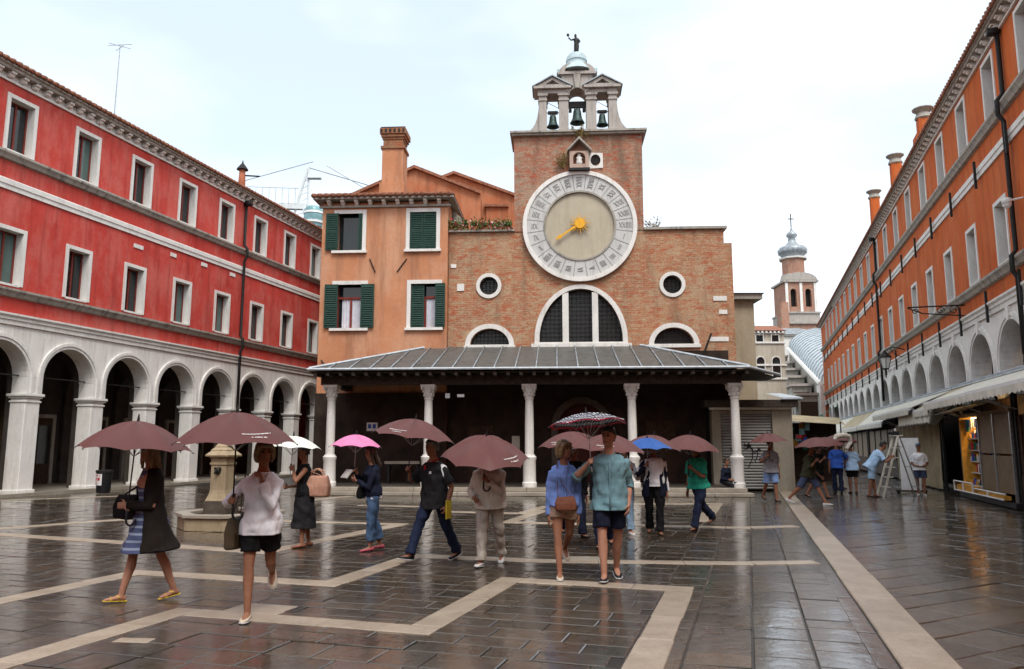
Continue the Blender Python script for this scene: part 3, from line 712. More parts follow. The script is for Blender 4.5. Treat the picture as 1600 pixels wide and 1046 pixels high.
for i in range(16):
    a = 2*PI*i/16+.08; l = .48 if i%2 == 0 else .36; wv = .05
    m.prism([(CX+.17*math.cos(a-.16), CZ+.06+.17*math.sin(a-.16)), (CX+.17*math.cos(a+.16), CZ+.06+.17*math.sin(a+.16)), (CX+l*math.cos(a), CZ+.06+l*math.sin(a))], -.2, -.17)
m.build('sun_rays', 'gold', ck)
m = MB(); ha = math.atan2(-.62,-.92); c_, s_ = math.cos(ha), math.sin(ha)
m.prism([(CX+a*c_-b*s_, CZ+.06+a*s_+b*c_) for a,b in ((.1,-.05),(.85,-.03),(.92,-.085),(1.02,-.05),(1.18,0),(1.02,.05),(.92,.085),(.85,.03),(.1,.05))], -.225, -.205); m.build('clock_hand', 'gold', ck)
# bells
def bell(loc, k, label):
    b = empty('bell', loc, CA, label, 'bell', 'bells in the belfry')
    m = MB(); m.lathe([(.02,.64),(.13,.62),(.17,.55),(.19,.35),(.22,.2),(.29,.06),(.33,0),(.29,0),(.2,.15)], 18, cap=False); o = m.build('bell_body', 'bronze', b, auto=40); o.scale = (k,k,k)
    m = MB(); m.tube([(0,0,.5),(0,0,-.02)], .02, 6); m.ball((0,0,-.04), .06); o = m.build('clapper', 'bronze_dark', b); o.scale = (k,k,k)
    m = MB(); m.box(-.26,.26,-.08,.08,.72,.86); m.box(-.14,-.08,-.05,.05,.6,.72); m.box(.08,.14,-.05,.05,.6,.72); m.box(-.05,.05,-.05,.05,.6,.72); o = m.build('headstock', 'bronze_dark', b); o.scale = (k,k,k)
    m = MB(); m.tube([(-.42,0,.79),(.42,0,.79)], .025, 6); o = m.build('axle', 'iron', b); o.scale = (k,1,k)
    return b
def CL(x, y, z):
    c, s = math.cos(CA), math.sin(CA); return (CO[0]+x*c-y*s, CO[1]+x*s+y*c, z)
bell(CL(1.65,.38,14.45), .78, 'left small bronze bell in the church belfry'); bell(CL(2.64,.38,14.60), .92, 'large central bronze bell under the belfry arch'); bell(CL(3.65,.38,14.48), .74, 'right small bronze bell in the church belfry')
m = MB(); m.box(2.3,2.98,.3,.5,15.32,15.5); m.box(2.3,2.42,.3,.5,15.1,15.32); m.box(2.86,2.98,.3,.5,15.1,15.32); m.box(2.6,2.68,.32,.48,15.1,15.32); m.build('bell_beam', 'bronze_dark', ch)
m = MB()
for a,b in ((1.4,1.9),(3.4,3.9)):
    m.tube([(a-.02,.38,15.06),(b+.02,.38,15.06)], .02, 5); m.tube([(a,.2,15.45),(b,.5,15.3)], .012, 4)
m.tube([(2.28,.38,15.36),(3.0,.38,15.36)], .02, 5); m.build('bell_rods', 'iron', ch)
# statue on the dome
stt = empty('rooftop_statue', CL(2.62,.42,17.64), CA, 'small dark statue raising a palm on top of the church dome', 'statue')
def ell(cx, cy, z, rx, ry, n=10): return [(cx+rx*math.cos(2*PI*i/n), cy+ry*math.sin(2*PI*i/n), z) for i in range(n)]
m = MB(); m.loft([ell(.0,0,0,.11,.1),ell(.02,0,.15,.1,.09),ell(.03,0,.35,.11,.09),ell(.02,0,.48,.09,.07),ell(.03,0,.58,.12,.08),ell(.02,0,.66,.10,.06),ell(.0,0,.70,.04,.04),ell(-.01,0,.75,.055,.06),ell(-.01,0,.82,.05,.055),ell(-.01,0,.87,.02,.02)])
m.tube([(-.08,0,.63),(-.2,-.04,.58),(-.28,-.06,.68)], [.04,.03,.022], 6); m.tube([(.1,0,.63),(.17,-.04,.52),(.12,-.08,.42)], [.04,.03,.025], 6)
m.build('figure', 'bronze_dark', stt, smooth=True)
m = MB(); m.tube([(-.28,-.06,.6),(-.31,-.06,.78)], .012, 5); m.ball((-.32,-.06,.8),(.06,.03,.07)); m.build('palm', 'bronze_dark', stt, smooth=True)
# weeds on the tower
def tuft(name, loc, n, h, sp, mat_, label, seed, cat='plant'):
    r = random.Random(seed); e = empty(name, loc, 0, label, cat); m = MB()
    for i in range(n):
        a = r.uniform(0,2*PI); b = r.uniform(.3,1)*h; d = Vector((math.cos(a)*sp*r.random(), math.sin(a)*sp*.5*r.random(), 0)); p = Vector((d.x*.3,d.y*.3,0)); q_ = p+d+Vector((0,0,b))
        sd = Vector((-math.sin(a), math.cos(a), 0))*.012
        m.add([p-sd,p+sd,q_+sd*.4,q_-sd*.4],[(0,1,2,3)])
        for j in range(5):
            c = p.lerp(q_, r.uniform(.4,1)) ; s = r.uniform(.025,.06)
            v1 = Vector((r.gauss(0,1),r.gauss(0,1),r.gauss(0,1))).normalized()*s; v2 = Vector((r.gauss(0,1),r.gauss(0,1),r.gauss(0,1))).normalized()*s*.6
            m.add([c-v1,c+v2,c+v1,c-v2],[(0,1,2,3)])
    m.build('foliage', mat_, e, fix=False); return e
tuft('weed', CL(2.75,-.3,13.7), 40, .5, .3, 'dry_leaf', 'dry yellowish weed growing over the little shrine roof', 1)
tuft('weed', CL(2.05,-.18,12.5), 45, .75, .3, 'dry_leaf', 'dry brown weed hanging beside the wall shrine', 2)
tuft('weed', CL(2.45,.1,14.08), 16, .3, .15, 'leaf', 'little green weed at the foot of the central bell opening', 3)
tuft('weed', CL(5.6,.2,10.06), 30, .55, .5, 'dry_leaf', 'thin bare weed on the right shoulder of the church wall', 4)
# planter boxes on the left shoulder
for i, (xa, xb) in enumerate([(-2.55,-1.75),(-1.65,-.85),(-.8,0.0)]):
    pb = CE('flower_box', ['left terracotta flower box on the church shoulder by the orange house','middle flower box with white blooms on the church shoulder','right flower box on the church shoulder beside the tower'][i], 'flower box', 'flower boxes on the church shoulder')
    m = MB(); m.box(xa+.04,xb-.04,-.1,.16,10.065,10.25); m.build('box', 'terracotta', pb, bev=.01)
    r = random.Random(i+7); m = MB(); mf = MB(); mw = MB()
    for j in range(800):
        c = Vector((r.uniform(xa,xb), r.gauss(.03,.13), 10.2+abs(r.gauss(0,.12))-(.14 if r.random() < .25 else 0))); s = r.uniform(.035,.07)
        v1 = Vector((r.gauss(0,1),r.gauss(0,1),r.gauss(0,1))).normalized()*s; v2 = Vector((r.gauss(0,1),r.gauss(0,1),r.gauss(0,1))).normalized()*s*.7
        k = m if r.random() < .8 else (mf if r.random() < .5 else mw)
        k.add([c-v1,c+v2,c+v1,c-v2],[(0,1,2,3)])
    m.build('leaves', 'leaf', pb, fix=False); mf.build('red_flowers', 'red_petal', pb, fix=False); mw.build('white_flowers', 'pink_petal', pb, fix=False)
# ================================================================== ORANGE HOUSE beside the church
hs = CE('ochre_house', 'tall ochre stucco house with green shutters left of the church', 'house')
HY = -.28; a, b = -7.55, -2.52
W4 = [(-6.42,9.25,1.0,1.5),(-3.5,9.27,1.06,1.5),(-6.35,6.15,1.12,1.72),(-3.4,6.15,1.08,1.72)]
hl = [[(x-w/2,z),(x+w/2,z),(x+w/2,z+h),(x-w/2,z+h)] for x,z,w,h in W4]
m = MB().holed([(a,4.0),(b,4.0),(b,11.2),(a,11.2)], hl, HY, HY+.35); m.holed([(a,0),(b,0),(b,4.0),(a,4.0)], [[(-6.6,.2),(-3.2,.2),(-3.2,2.6),(-6.6,2.6)]], HY, HY+.35); m.build('wall', 'ochre_stucco', hs)
m = MB(); m.box(a,a+.3,HY+.35,9,0,11.2); m.box(b-.3,b,HY+.35,9,0,11.2); m.build('side_wall', 'ochre_stucco', hs)
m = MB(); m.box(a+.3,b-.3,HY+.45,8.8,0,11.0); m.build('inner_walls', 'dark_room', hs)
m = MB(); m.box(a-.12,b+.12,HY-.1,HY+.0,10.98,11.06); m.box(a-.28,b+.28,HY-.42,9.2,11.24,11.33); m.build('eaves', 'grimy_stone', hs)
cb = MB().prismx([(0,0),(-.12,0),(-.2,.06),(-.3,.1),(-.32,.17),(0,.17)], -.07, .07).mesh('eave_corbel')
for i in range(9):
    o = link('eave_corbel', cb, 'istria', hs); o.location = (a+.3+i*.55, HY, 11.065)
m = MB(); z0 = 11.33
m.add([(a-.3,HY-.45,z0),(b+.3,HY-.45,z0),(b+.3,9.2,z0),(a-.3,9.2,z0),((a+b)/2-1,3,z0+1.0),((a+b)/2+1,3,z0+1.0)],[(0,1,5,4),(1,2,5),(2,3,4,5),(3,0,4)]); m.build('roof', 'roof_tile', hs)
for i in range(22):                        # rows of curved tiles on the front slope
    x = a-.25+i*.255; m = MB(); zt = min(1.0, .33+.0*i)
    for j in range(3): m.tube([(x,HY-.5+j*.42,z0+.03+j*.13),(x,HY-.02+j*.42,z0+.17+j*.13)], [.1,.085], 6)
    m.build('roof_tile', 'roof_tile', hs, smooth=True, fix=False)
for (x,z,w,h), kind in zip(W4, ('left','shut','both','open')):
    m = MB(); t = .15
    m.box(x-w/2-t,x-w/2,HY-.04,HY+.3,z-.02,z+h+t); m.box(x+w/2,x+w/2+t,HY-.04,HY+.3,z-.02,z+h+t); m.box(x-w/2,x+w/2,HY-.04,HY+.3,z+h,z+h+t)
    wn = m.build('window', 'clean_istria', hs)
    m = MB(); m.box(x-w/2-.2,x+w/2+.2,HY-.12,HY+.3,z-.12,z-.02); m.build('sill', 'istria', wn)
    m = MB(); m.box(x-w/2,x+w/2,HY+.28,HY+.32,z,z+h); m.build('pane', 'pane_dark', wn)
    def shutter(xa, xb, y0):
        m = MB(); m.box(xa,xb,y0,y0+.035,z,z+h); n = 18
        for i in range(n): m.obox(((xa+xb)/2, y0-.008, z+.08+(h-.16)*(i+.5)/n), (xb-xa)-.1, .03, .05, rx=-.5)
        m.box(xa,xa+.05,y0-.02,y0,z,z+h); m.box(xb-.05,xb,y0-.02,y0,z,z+h); m.box(xa,xb,y0-.022,y0,z+h/2-.03,z+h/2+.03)
        m.build('shutter', 'green_shutter', wn)
    f = MB(); f.box(x-w/2,x-w/2+.06,HY+.2,HY+.27,z,z+h); f.box(x+w/2-.06,x+w/2,HY+.2,HY+.27,z,z+h); f.box(x-.04,x+.04,HY+.19,HY+.27,z,z+h*.7); f.box(x-w/2,x+w/2,HY+.19,HY+.27,z+h*.68,z+h*.73)
    if kind in ('both','open'): f.build('casement', 'red_wood', wn)
    if kind == 'shut': shutter(x-w/2,x-.01,HY+.02); shutter(x+.01,x+w/2,HY+.02)
    if kind == 'left': shutter(x-w/2-.45,x-w/2+.04,HY-.1); shutter(x+w/2-.16,x+w/2-.02,HY-.02)
    if kind == 'both': shutter(x-w/2-.42,x-w/2+.1,HY-.1); shutter(x+w/2-.1,x+w/2+.42,HY-.1)
    if kind == 'open': shutter(x-w/2+.02,x-w/2+.52,HY+.06); shutter(x+w/2-.1,x+w/2+.28,HY-.1)
    if kind in ('both','open'):
        m = MB(); n = 24; xa, xb = (x-w/2+.2,x+w/2-.1) if kind == 'both' else (x+.02,x+w/2-.12)
        rr_ = [[(xa+(xb-xa)*i/n, HY+.25+.02*math.sin(i*1.9), zz) for i in range(n+1)] for zz in (z+.03,z+h*.68)]
        m.add(rr_[0]+rr_[1], [(i,i+1,i+n+2,i+n+1) for i in range(n)]); m.build('curtain', 'curtain', wn, smooth=True, fix=False)
for (xa,za,xb,zb) in [(-5.6,8.9,-5.36,8.35),(-4.5,8.35,-4.12,8.88),(-7.4,4.9,-7.1,4.5)]:
    m = MB(); m.tube([(xa,HY-.04,za),(xb,HY-.04,zb)], .022, 6); m.build('wall_anchor', 'iron', hs)
m = MB(); m.box(-6.6,-3.2,HY+.2,HY+.3,.2,2.6); m.build('shop_shutter', 'dark_wood', hs)
# side stub at the terrace
m = MB(); m.prism([(b+.02,9.0),(b+.55,9.9),(b+.35,10.9),(b+.02,11.2)], .9, 1.3); m.build('terrace_screen', 'grimy_stone', hs)
# house chimney
hc = CE('house_chimney', 'tall square brick chimney with stepped flaring head on the ochre house', 'chimney')
cx, cy = -4.85, .45
def sq(m, w, z0_, z1_): m.box(cx-w/2,cx+w/2,cy-w/2,cy+w/2,z0_,z1_)
m = MB(); sq(m,1.0,11.2,12.1); sq(m,.86,12.1,13.55); m.build('stack', 'ochre_stucco', hc)
m = MB(); sq(m,.98,13.55,13.66); sq(m,.80,13.66,13.95); m.build('neck', 'chimney_brick', hc)
m = MB(); sq(m,.86,13.95,14.05); sq(m,.96,14.05,14.17); sq(m,1.06,14.17,14.4); m.build('head', 'chimney_brick', hc)
m = MB(); sq(m,1.0,14.4,14.46)
for i in range(6):
    m.box(cx-.5+i*.18,cx-.42+i*.18,cy-.55,cy-.5,14.22,14.36)
m.build('vent_slots', 'iron', hc)
# rose-coloured gabled houses behind
def gable(name, label, Y, xs, apex, z0_, mat_, depth=8):
    e = empty(name, (0,Y,0), 0, label, 'house')
    m = MB(); m.holed([(xs[0],0),(xs[1],0),(xs[1],z0_[1]),(apex[0],apex[1]),(xs[0],z0_[0])], [], 0, depth); m.build('wall', mat_, e)
    for (p, q_) in (((xs[0],z0_[0]),apex),(apex,(xs[1],z0_[1]))):
        m = MB(); m.prism([(p[0],p[1]),(q_[0],q_[1]),(q_[0],q_[1]+.16),(p[0],p[1]+.16)], -.25, depth+.2); m.build('roof', 'roof_tile', e)
    return e
e = gable('gabled_house', 'rose stucco house gable behind the ochre house', 40, (-9.2,-1.7), (-5.28,16.45), (14.6,15.0), 'rose_stucco')
e2 = gable('gabled_house', 'second rose stucco gable behind, touching the brick tower', 42, (-4.4,1.6), (-3.3,16.85), (16.4,15.0), 'rose_stucco')
m = MB(); m.box(-1.45,-.3,-.12,.05,12.6,14.9); pn = m.build('bricked_window', 'rose_stucco', e2)
m = MB(); m.box(-1.55,-.2,-.3,.05,14.9,15.05); m.build('hood', 'roof_tile', pn)
# ================================================================== PORTICO in front of the church
po = CE('church_portico', 'low portico with lead roof on five stone columns before the church', 'portico')
EY, EZ = -4.1, 4.17
XL, XR = -6.62, 8.0
zof = lambda y: EZ + (y-EY)*.302
def ytop(x):
    if x < -3.2: return EY + (x-XL)/(-3.2-XL)*4.08
    if x > 4.92: return EY + (XR-x)/(XR-4.92)*4.08
    return -.02
n = 21; xs = [XL+(XR-XL)*i/n for i in range(n+1)]
for xa, xb in zip(xs, xs[1:]):
    pts = [(xa,EY),(xb,EY)]; brk = [c for c in (-3.2,4.92) if xa < c < xb]
    up = [(xb,ytop(xb))] + [(c,-.02) for c in brk] + [(xa,ytop(xa))]
    poly = pts + up; poly = [p for i,p in enumerate(poly) if i == 0 or (abs(p[0]-poly[i-1][0])+abs(p[1]-poly[i-1][1])) > 1e-4]
    if abs(poly[-1][0]-poly[0][0])+abs(poly[-1][1]-poly[0][1]) < 1e-4: poly = poly[:-1]
    m = MB(); k = len(poly)
    m.add([(x,y,zof(y)) for x,y in poly]+[(x,y,zof(y)-.05) for x,y in poly],[tuple(range(k)),tuple(range(2*k-1,k-1,-1))]+[(i,(i+1)%k,(i+1)%k+k,i+k) for i in range(k)]); m.build('lead_sheet', 'lead_sheet', po)
for x in xs[1:-1]:
    y1 = ytop(x); m = MB(); m.tube([(x,EY-.02,EZ+.02),(x,y1,zof(y1)+.03)], .028, 6); m.build('roof_seam', 'lead', po, smooth=True)
m = MB(); m.tube([(-3.2,-.02,zof(-.02)+.03),(XL,EY,EZ+.03)], .05, 6); m.build('hip_seam', 'lead_edge', po); m = MB(); m.tube([(4.92,-.02,zof(-.02)+.03),(XR,EY,EZ+.03)], .05, 6); m.build('hip_seam', 'lead_edge', po)
# side slopes
m = MB(); m.add([(XR,EY,EZ),(9.67,-1.43,4.15),(9.9,.4,4.3),(4.92,-.02,zof(-.02))],[(0,1,2,3)]); m.build('lead_sheet', 'lead_sheet', po)
m = MB(); m.add([(XL,EY,EZ),(-3.2,-.02,zof(-.02)),(XL,-.3,EZ)],[(0,1,2)]); m.build('lead_sheet', 'lead_sheet', po)
for t in (.25,.5,.75):
    m = MB(); pa = Vector((XR,EY,EZ)).lerp(Vector((9.67,-1.43,4.15)),t); pb_ = Vector((XR,EY,EZ)).lerp(Vector((4.92,-.02,zof(-.02))),t); m.tube([pa+Vector((0,0,.02)),pb_+Vector((0,0,.03))], .03, 6); m.build('roof_seam', 'lead_edge', po)
m = MB(); m.tube([(XL-.05,EY-.03,EZ-.01),(XR,EY-.03,EZ-.01),(9.7,-1.45,4.14)], .045, 6); m.build('eave_roll', 'lead_edge', po)
m = MB(); m.add([(XL,EY+.02,EZ-.08),(XR,EY+.02,EZ-.08),(9.6,-1.43,4.05),(9.6,0,4.05),(XL,0,4.05)],[(0,1,2,3,4)]); m.add([(XL,EY+.02,EZ-.1),(XR,EY+.02,EZ-.1),(9.6,-1.43,4.03),(9.6,0,4.03),(XL,0,4.03)],[(4,3,2,1,0)]); m.build('soffit_boards', 'beam_wood', po, fix=False)
rm = MB().box(-.06,.06,EY+.06,-3.36,3.95,4.07).mesh('rafter_end')
for i in range(34):
    o = link('rafter_end', rm, 'beam_wood', po); o.location = (XL+.2+i*.435,0,0)
m = MB(); m.box(XL+.2,XR-.1,-3.36,-3.04,3.69,4.05); m.box(XL+.2,XL+.5,-3.04,-.3,3.69,4.05); m.build('main_beam', 'beam_wood', po)
m = MB(); m.box(XL+.2,XR-.1,-3.37,-3.35,4.0,4.02); m.build('beam_moulding', 'beam_wood', po)
for x in (-6.07,-2.68,.78,4.25,7.68):
    m = MB(); m.lathe([(.15,1.32),(.155,1.5),(.15,2.3),(.135,3.16),(.155,3.18),(.155,3.24),(.13,3.25)], 20, (x,-3.2,0)); c = m.build('column', 'istria', po, auto=35)
    m = MB(); m.lathe([(.25,.25),(.25,.38),(.22,.42),(.215,1.12),(.235,1.16),(.24,1.24),(.19,1.28),(.18,1.32)], 12, (x,-3.2,0)); m.build('pedestal', 'istria', c, auto=35)
    m = MB(); m.lathe([(.14,3.24),(.15,3.3),(.18,3.42),(.19,3.46),(.2,3.52),(.26,3.6)], 16, (x,-3.2,0)); m.box(x-.25,x+.25,-3.45,-2.95,3.6,3.688)
    for i in range(8):                     # leaves of the capital
        a = PI/4*i
        for rr_, z0_, h_ in ((.155,3.27,.13),(.185,3.4,.14)):
            cx_, cy_ = x+rr_*math.cos(a+(.39 if z0_ > 3.35 else 0)), -3.2+rr_*math.sin(a+(.39 if z0_ > 3.35 else 0))
            m.ball((cx_,cy_,z0_+h_/2), (.045,.045,h_/2), 6, 5)
    for sx in (-1,1):
        for sy in (-1,1): m.ball((x+sx*.2,-3.2+sy*.2,3.55), .055, 6, 5)
    m.build('capital', 'istria', c, auto=40)
# platform and steps, built of long stones
for (ya, yb, z0_, z1_, xa, xb) in ((-4.25,-3.72,0,.12,-6.5,7.95),(-3.8,-3.4,.12,.25,-6.4,7.85)):
    x = xa
    while x < xb-.1:
        l = min(R_.uniform(1.3,2.2), xb-x); l = xb-x if xb-x-l < .5 else l
        m = MB(); m.box(x+.006,x+l-.006,ya,yb,z0_+.001,z1_); m.build('step_stone', 'step_wet', po, bev=.012); x += l
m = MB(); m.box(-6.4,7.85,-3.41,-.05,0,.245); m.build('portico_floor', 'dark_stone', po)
# wooden panelling of the shop under the house, coloured with portico shade; notice boards
m = MB(); m.box(-7.57,-2.5,HY-.1,HY-.02,.05,3.6); m.build('shaded_timber_front', 'porch_shade_dark', po)
for (x,z,w,h,m_) in [(-5.3,2.32,.42,.32,'white_paint'),(-3.65,2.55,.2,.14,'white_paint'),(.15,1.7,.3,.55,'cream_canvas'),(-2.0,3.3,.16,.16,'steel'),(-1.55,3.3,.24,.1,'white_paint')]:
    m = MB(); y_ = HY-.12 if x < -2.5 else -.04
    if z > 3: y_ = -3.38
    m.box(x-w/2,x+w/2,y_-.02,y_,z-h/2,z+h/2); nb = m.build('notice_board', m_, po)
    if w > .4:
        for (xa,xb) in ((-.16,-.04),(.02,.14)):
            m = MB(); m.box(x+xa,x+xb,y_-.03,y_-.021,z-.06,z+.1); m.build('notice_print', 'blue_print', nb)
for (x, w, h) in [(5.6,1.1,2.3),(-1.2,1.0,2.1)]:
    m = MB(); m.box(x-w/2,x+w/2,-.05,.02,.25,.25+h); m.build('side_door', 'dark_wood', po)
bn = CE('stone_bench', 'pale plank bench in the dark portico behind the pink umbrella', 'bench')
m = MB(); m.box(-4.6,-3.3,-1.3,-.95,.95,1.05); m.build('seat', 'step_wet', bn)
for x in (-4.5,-3.45): m = MB(); m.box(x,x+.08,-1.25,-1.0,.246,.95); m.build('leg', 'iron', bn)
# ================================================================== SHOP with roller shutter right of the portico
stucco('shop_stucco', (.30, .26, .20), (.24, .21, .16), (.14, .115, .09), (.36, .32, .26))
sh = CE('corner_shop', 'low closed shop with graffitied roller shutter right of the portico', 'shop')
SY = -1.15
m = MB(); m.box(7.3,7.62,SY,SY+.4,0,3.0); m.box(9.45,10.15,SY,SY+.4,0,3.0); m.box(7.62,9.45,SY+.05,SY+.4,2.75,3.0); m.box(9.75,10.15,SY+.4,6,0,3.0); m.build('wall', 'shop_stucco', sh)
m = MB(); m.box(7.3,9.75,SY+.45,6,0,2.9); m.build('inner_walls', 'dark_room', sh)
rs = MB(); nsl = 26
for i in range(nsl):
    z = .06+i*2.7/nsl; m = MB(); m.prismx([(SY+.2,z),(SY+.16,z+.02),(SY+.15,z+.05),(SY+.16,z+.085),(SY+.2,z+.1)], 7.62, 9.45); m.build('shutter_slat', 'shutter_metal', sh)
m = MB()                                  # sprayed tag on the shutter
rg = random.Random(8)
for k in range(5):
    p = Vector((7.95+.25*k, SY+.145, 1.55+rg.uniform(-.1,.1))); pts = [p.copy()]
    for j in range(9):
        p = p + Vector((rg.uniform(-.1,.14),0,rg.uniform(-.16,.16))); pts.append(p.copy())
    m.tube(pts, .018, 5)
m.tube([(8.75,SY+.145,1.5),(8.72,SY+.145,1.15),(8.58,SY+.145,.85)], .02, 5); m.tube([(9.0,SY+.145,1.1),(9.3,SY+.145,1.15)], .05, 5)
m.build('graffiti', 'black_plastic', sh, fix=False)
m = MB(); m.box(7.2,10.1,SY-.14,SY,2.9,2.98); m.build('shutter_box', 'cream_canvas', sh)
m = MB(); m.add([(9.7,SY-.4,3.25),(10.45,SY-.4,3.25),(10.45,SY-.4,3.31),(9.7,SY-.4,3.31),(9.7,.6,3.6),(10.3,.6,3.6),(9.7,.6,3.1),(10.3,.6,3.1)],[(0,1,2,3),(3,2,5,4),(0,6,7,1),(1,7,5,2)]); m.build('lead_roof', 'lead_edge', sh)
m = MB(); m.box(7.0,10.3,SY-.3,.5,2.985,3.24); m.build('eaves', 'beam_wood', sh)
# ================================================================== BEYOND THE CHURCH
def block(name, label, x0_, x1_, y0_, y1_, h, mat_, cat='building', roof=None, group=None):
    e = empty(name, ((x0_+x1_)/2, y0_, 0), 0, label, cat, group); w2 = (x1_-x0_)/2
    m = MB(); m.box(-w2,w2,0,y1_-y0_,0,h); m.build('wall', mat_, e)
    if roof:
        m = MB(); m.box(-w2-.3,w2+.3,-.3,y1_-y0_+.3,h,h+.25); m.build('cornice', 'grimy_stone', e)
        m = MB(); d = y1_-y0_; m.add([(-w2-.4,-.4,h+.25),(w2+.4,-.4,h+.25),(w2+.4,d+.4,h+.25),(-w2-.4,d+.4,h+.25),(-w2*.3,d/2,h+roof),(w2*.3,d/2,h+roof)],[(0,1,5,4),(1,2,5),(2,3,4,5),(3,0,4)]); m.build('roof', 'lead', e)
    return e
def fwin(e, x, z, w, h, arch_=False, y=0., mat_='clean_istria'):
    m = MB(); t = .1*w/.9
    if arch_: m.holed([(x-w/2-t,z-t),(x+w/2+t,z-t)]+[(x+(w/2+t)*math.cos(k*PI/10), z+h+(w/2+t)*math.sin(k*PI/10)) for k in range(11)], [[(x-w/2,z),(x+w/2,z)]+[(x+w/2*math.cos(k*PI/10), z+h+w/2*math.sin(k*PI/10)) for k in range(11)]], y-.12, y+.0)
    else: m.holed([(x-w/2-t,z-t),(x+w/2+t,z-t),(x+w/2+t,z+h+t),(x-w/2-t,z+h+t)], [[(x-w/2,z),(x+w/2,z),(x+w/2,z+h),(x-w/2,z+h)]], y-.12, y)
    o = m.build('window', mat_, e)
    m = MB()
    if arch_: m.prism([(x-w/2,z),(x+w/2,z)]+[(x+w/2*math.cos(k*PI/10), z+h+w/2*math.sin(k*PI/10)) for k in range(11)], y-.04, y-.005)
    else: m.box(x-w/2,x+w/2,y-.04,y-.005,z,z+h)
    m.build('pane', 'pane_dark', o)
e = block('beige_house', 'plain beige house end with lead roof right behind the church', 8.9, 10.55, 33, 44, 7.9, 'beige_stucco', 'house', 1.0)
m = MB(); m.box(-1.5,-.5,.2,9,8.16,8.9); m.build('parapet', 'beige_stucco', e)
# far palace
e = block('far_palace', 'pale cream palace facade at the end of the street', 24.6, 27.9, 78, 84, 13.2, 'cream_stucco', 'palace')
for z in (12.9,11.9,9.6,8.2,5.6): m = MB(); m.box(-1.75,1.75,-.15,.1,z,z+.18); m.build('string_course', 'clean_istria', e)
for z in (12.3,): 
    for x in (-.9,0.7): fwin(e, x, 11.95, .7, .8)
for x in (-.9,.7): fwin(e, x, 8.4, .8, 1.7, True); fwin(e, x, 4.0, .8, 1.6)
m = MB()
for i in range(8): m.box(-1.6+i*.42,-1.4+i*.42,-.35,0,12.95,13.15)
m.build('dentils', 'clean_istria', e)
m = MB(); m.prismx([(-.4,13.2),(3,14.2),(6.4,13.2)], -1.8, 1.8); m.build('roof', 'roof_tile', e)
# stone bridge ramp with lead barrel roof and shops
br = empty('bridge_arcade', (0,0,0), 0, 'sloping stone bridge ramp under a curved ribbed lead roof, far down the street', 'bridge')
A, B_ = Vector((34.65,86,8.4)), Vector((40.7,112,15.6)); r = 5.0; nn = 13; rg_ = []
for k in range(19):
    c = A.lerp(B_, k/18); rg_.append([c + Vector((r*(1-math.cos(PI*i/12)), 0, r*.6*math.sin(PI*i/12))) for i in range(nn)])
m = MB(); m.add([p for q_ in rg_ for p in q_], [(j*nn+i,j*nn+i+1,(j+1)*nn+i+1,(j+1)*nn+i) for j in range(18) for i in range(nn-1)]); m.build('barrel_roof', 'lead_edge', br, smooth=True)
for k in range(19):
    m = MB(); m.tube([p+Vector((0,0,.05)) for p in rg_[k]], .1, 5); m.build('roof_seam', 'lead', br)
m = MB(); m.add([(34.65,86,0),(40.7,112,0),(40.7,112,15.6),(34.65,86,8.4)],[(0,1,2,3)]); m.add([(34.65,86,0),(44.6,86,0),(44.6,86,8.4),(34.65,86,8.4)],[(0,1,2,3)]); m.build('wall', 'grimy_stone', br, fix=False)
m = MB(); m.tube([A+Vector((-.15,-.2,-.05)),B_+Vector((-.15,0,-.05))], .28, 6); m.build('cornice', 'istria', br)
m = MB(); m.box(34.2,35.4,85.2,86.2,0,8.2); m.build('corner_pier', 'istria', br)
e = block('bridge_pavilion', 'pale pavilion with low lead roof crowning the far bridge', 38.2, 48.5, 116, 122, 18.0, 'istria', 'pavilion', 1.7)
for i in range(6):
    t = i/5; c = A.lerp(B_, t)
    e = empty('ramp_shop', (c.x-.3,c.y,0), -rad(13), ['lowest and nearest','second lowest','third lowest','third highest','second highest','highest and farthest'][i]+' of the small shops stepping up the bridge ramp', 'shop', 'shops on the bridge ramp')
    z = c.z-1.3
    m = MB(); m.box(-2.2,0,0,4.4,0,z); m.build('wall', 'grimy_stone', e)
    m = MB(); m.box(-2.0,-.2,-.06,.02,z-3.4,z-.7); m.build('shop_front', 'dark_wood', e)
    m = MB(); m.box(-2.5,.1,-.35,4.4,z,z+.3); m.build('cornice', 'belfry_stone', e)
    m = MB(); m.obox((-2.7,1.4,z-1.0-.3*(i%2)), 2.0, 2.6, .12, ry=-.6); m.build('awning', 'cream_canvas' if i%3 else 'tan_canvas', e)
# far bell tower
ct = empty('bell_tower', (48.7,130,0), 0, 'far brick bell tower with onion dome and cross', 'bell tower')
m = MB(); m.box(-3.2,3.2,-3.2,3.2,0,21.6); m.box(-3.9,-2.6,-3.9,-2,0,25.2); m.build('shaft', 'campanile_brick', ct)
m = MB(); m.box(-3.2,3.2,-3.6,3.6,21.6,22.0); m.box(-2.9,2.9,-3.1,3.1,22.0,23.4); m.box(-3.0,3.0,-3.3,3.3,23.4,23.7); m.build('base_stage', 'belfry_stone', ct)
m = MB().holed([(-2.6,23.7),(2.6,23.7),(2.6,28.8),(-2.6,28.8)], [[(x-.5,24.6),(x+.5,24.6)]+[(x+.5*math.cos(k*PI/8),27.2+.5*math.sin(k*PI/8)) for k in range(9)] for x in (-1.25,1.25)], -2.85, -2.2); m.box(-2.6,-2.0,-2.2,2.85,23.7,28.8); m.box(2.0,2.6,-2.2,2.85,23.7,28.8); m.box(-2.0,2.0,2.2,2.85,23.7,28.8); m.build('belfry', 'campanile_brick', ct)
for x in (-2.4,0,2.4): m = MB(); m.box(x-.22,x+.22,-3.0,-2.8,23.7,28.7); m.build('pilaster', 'istria', ct)
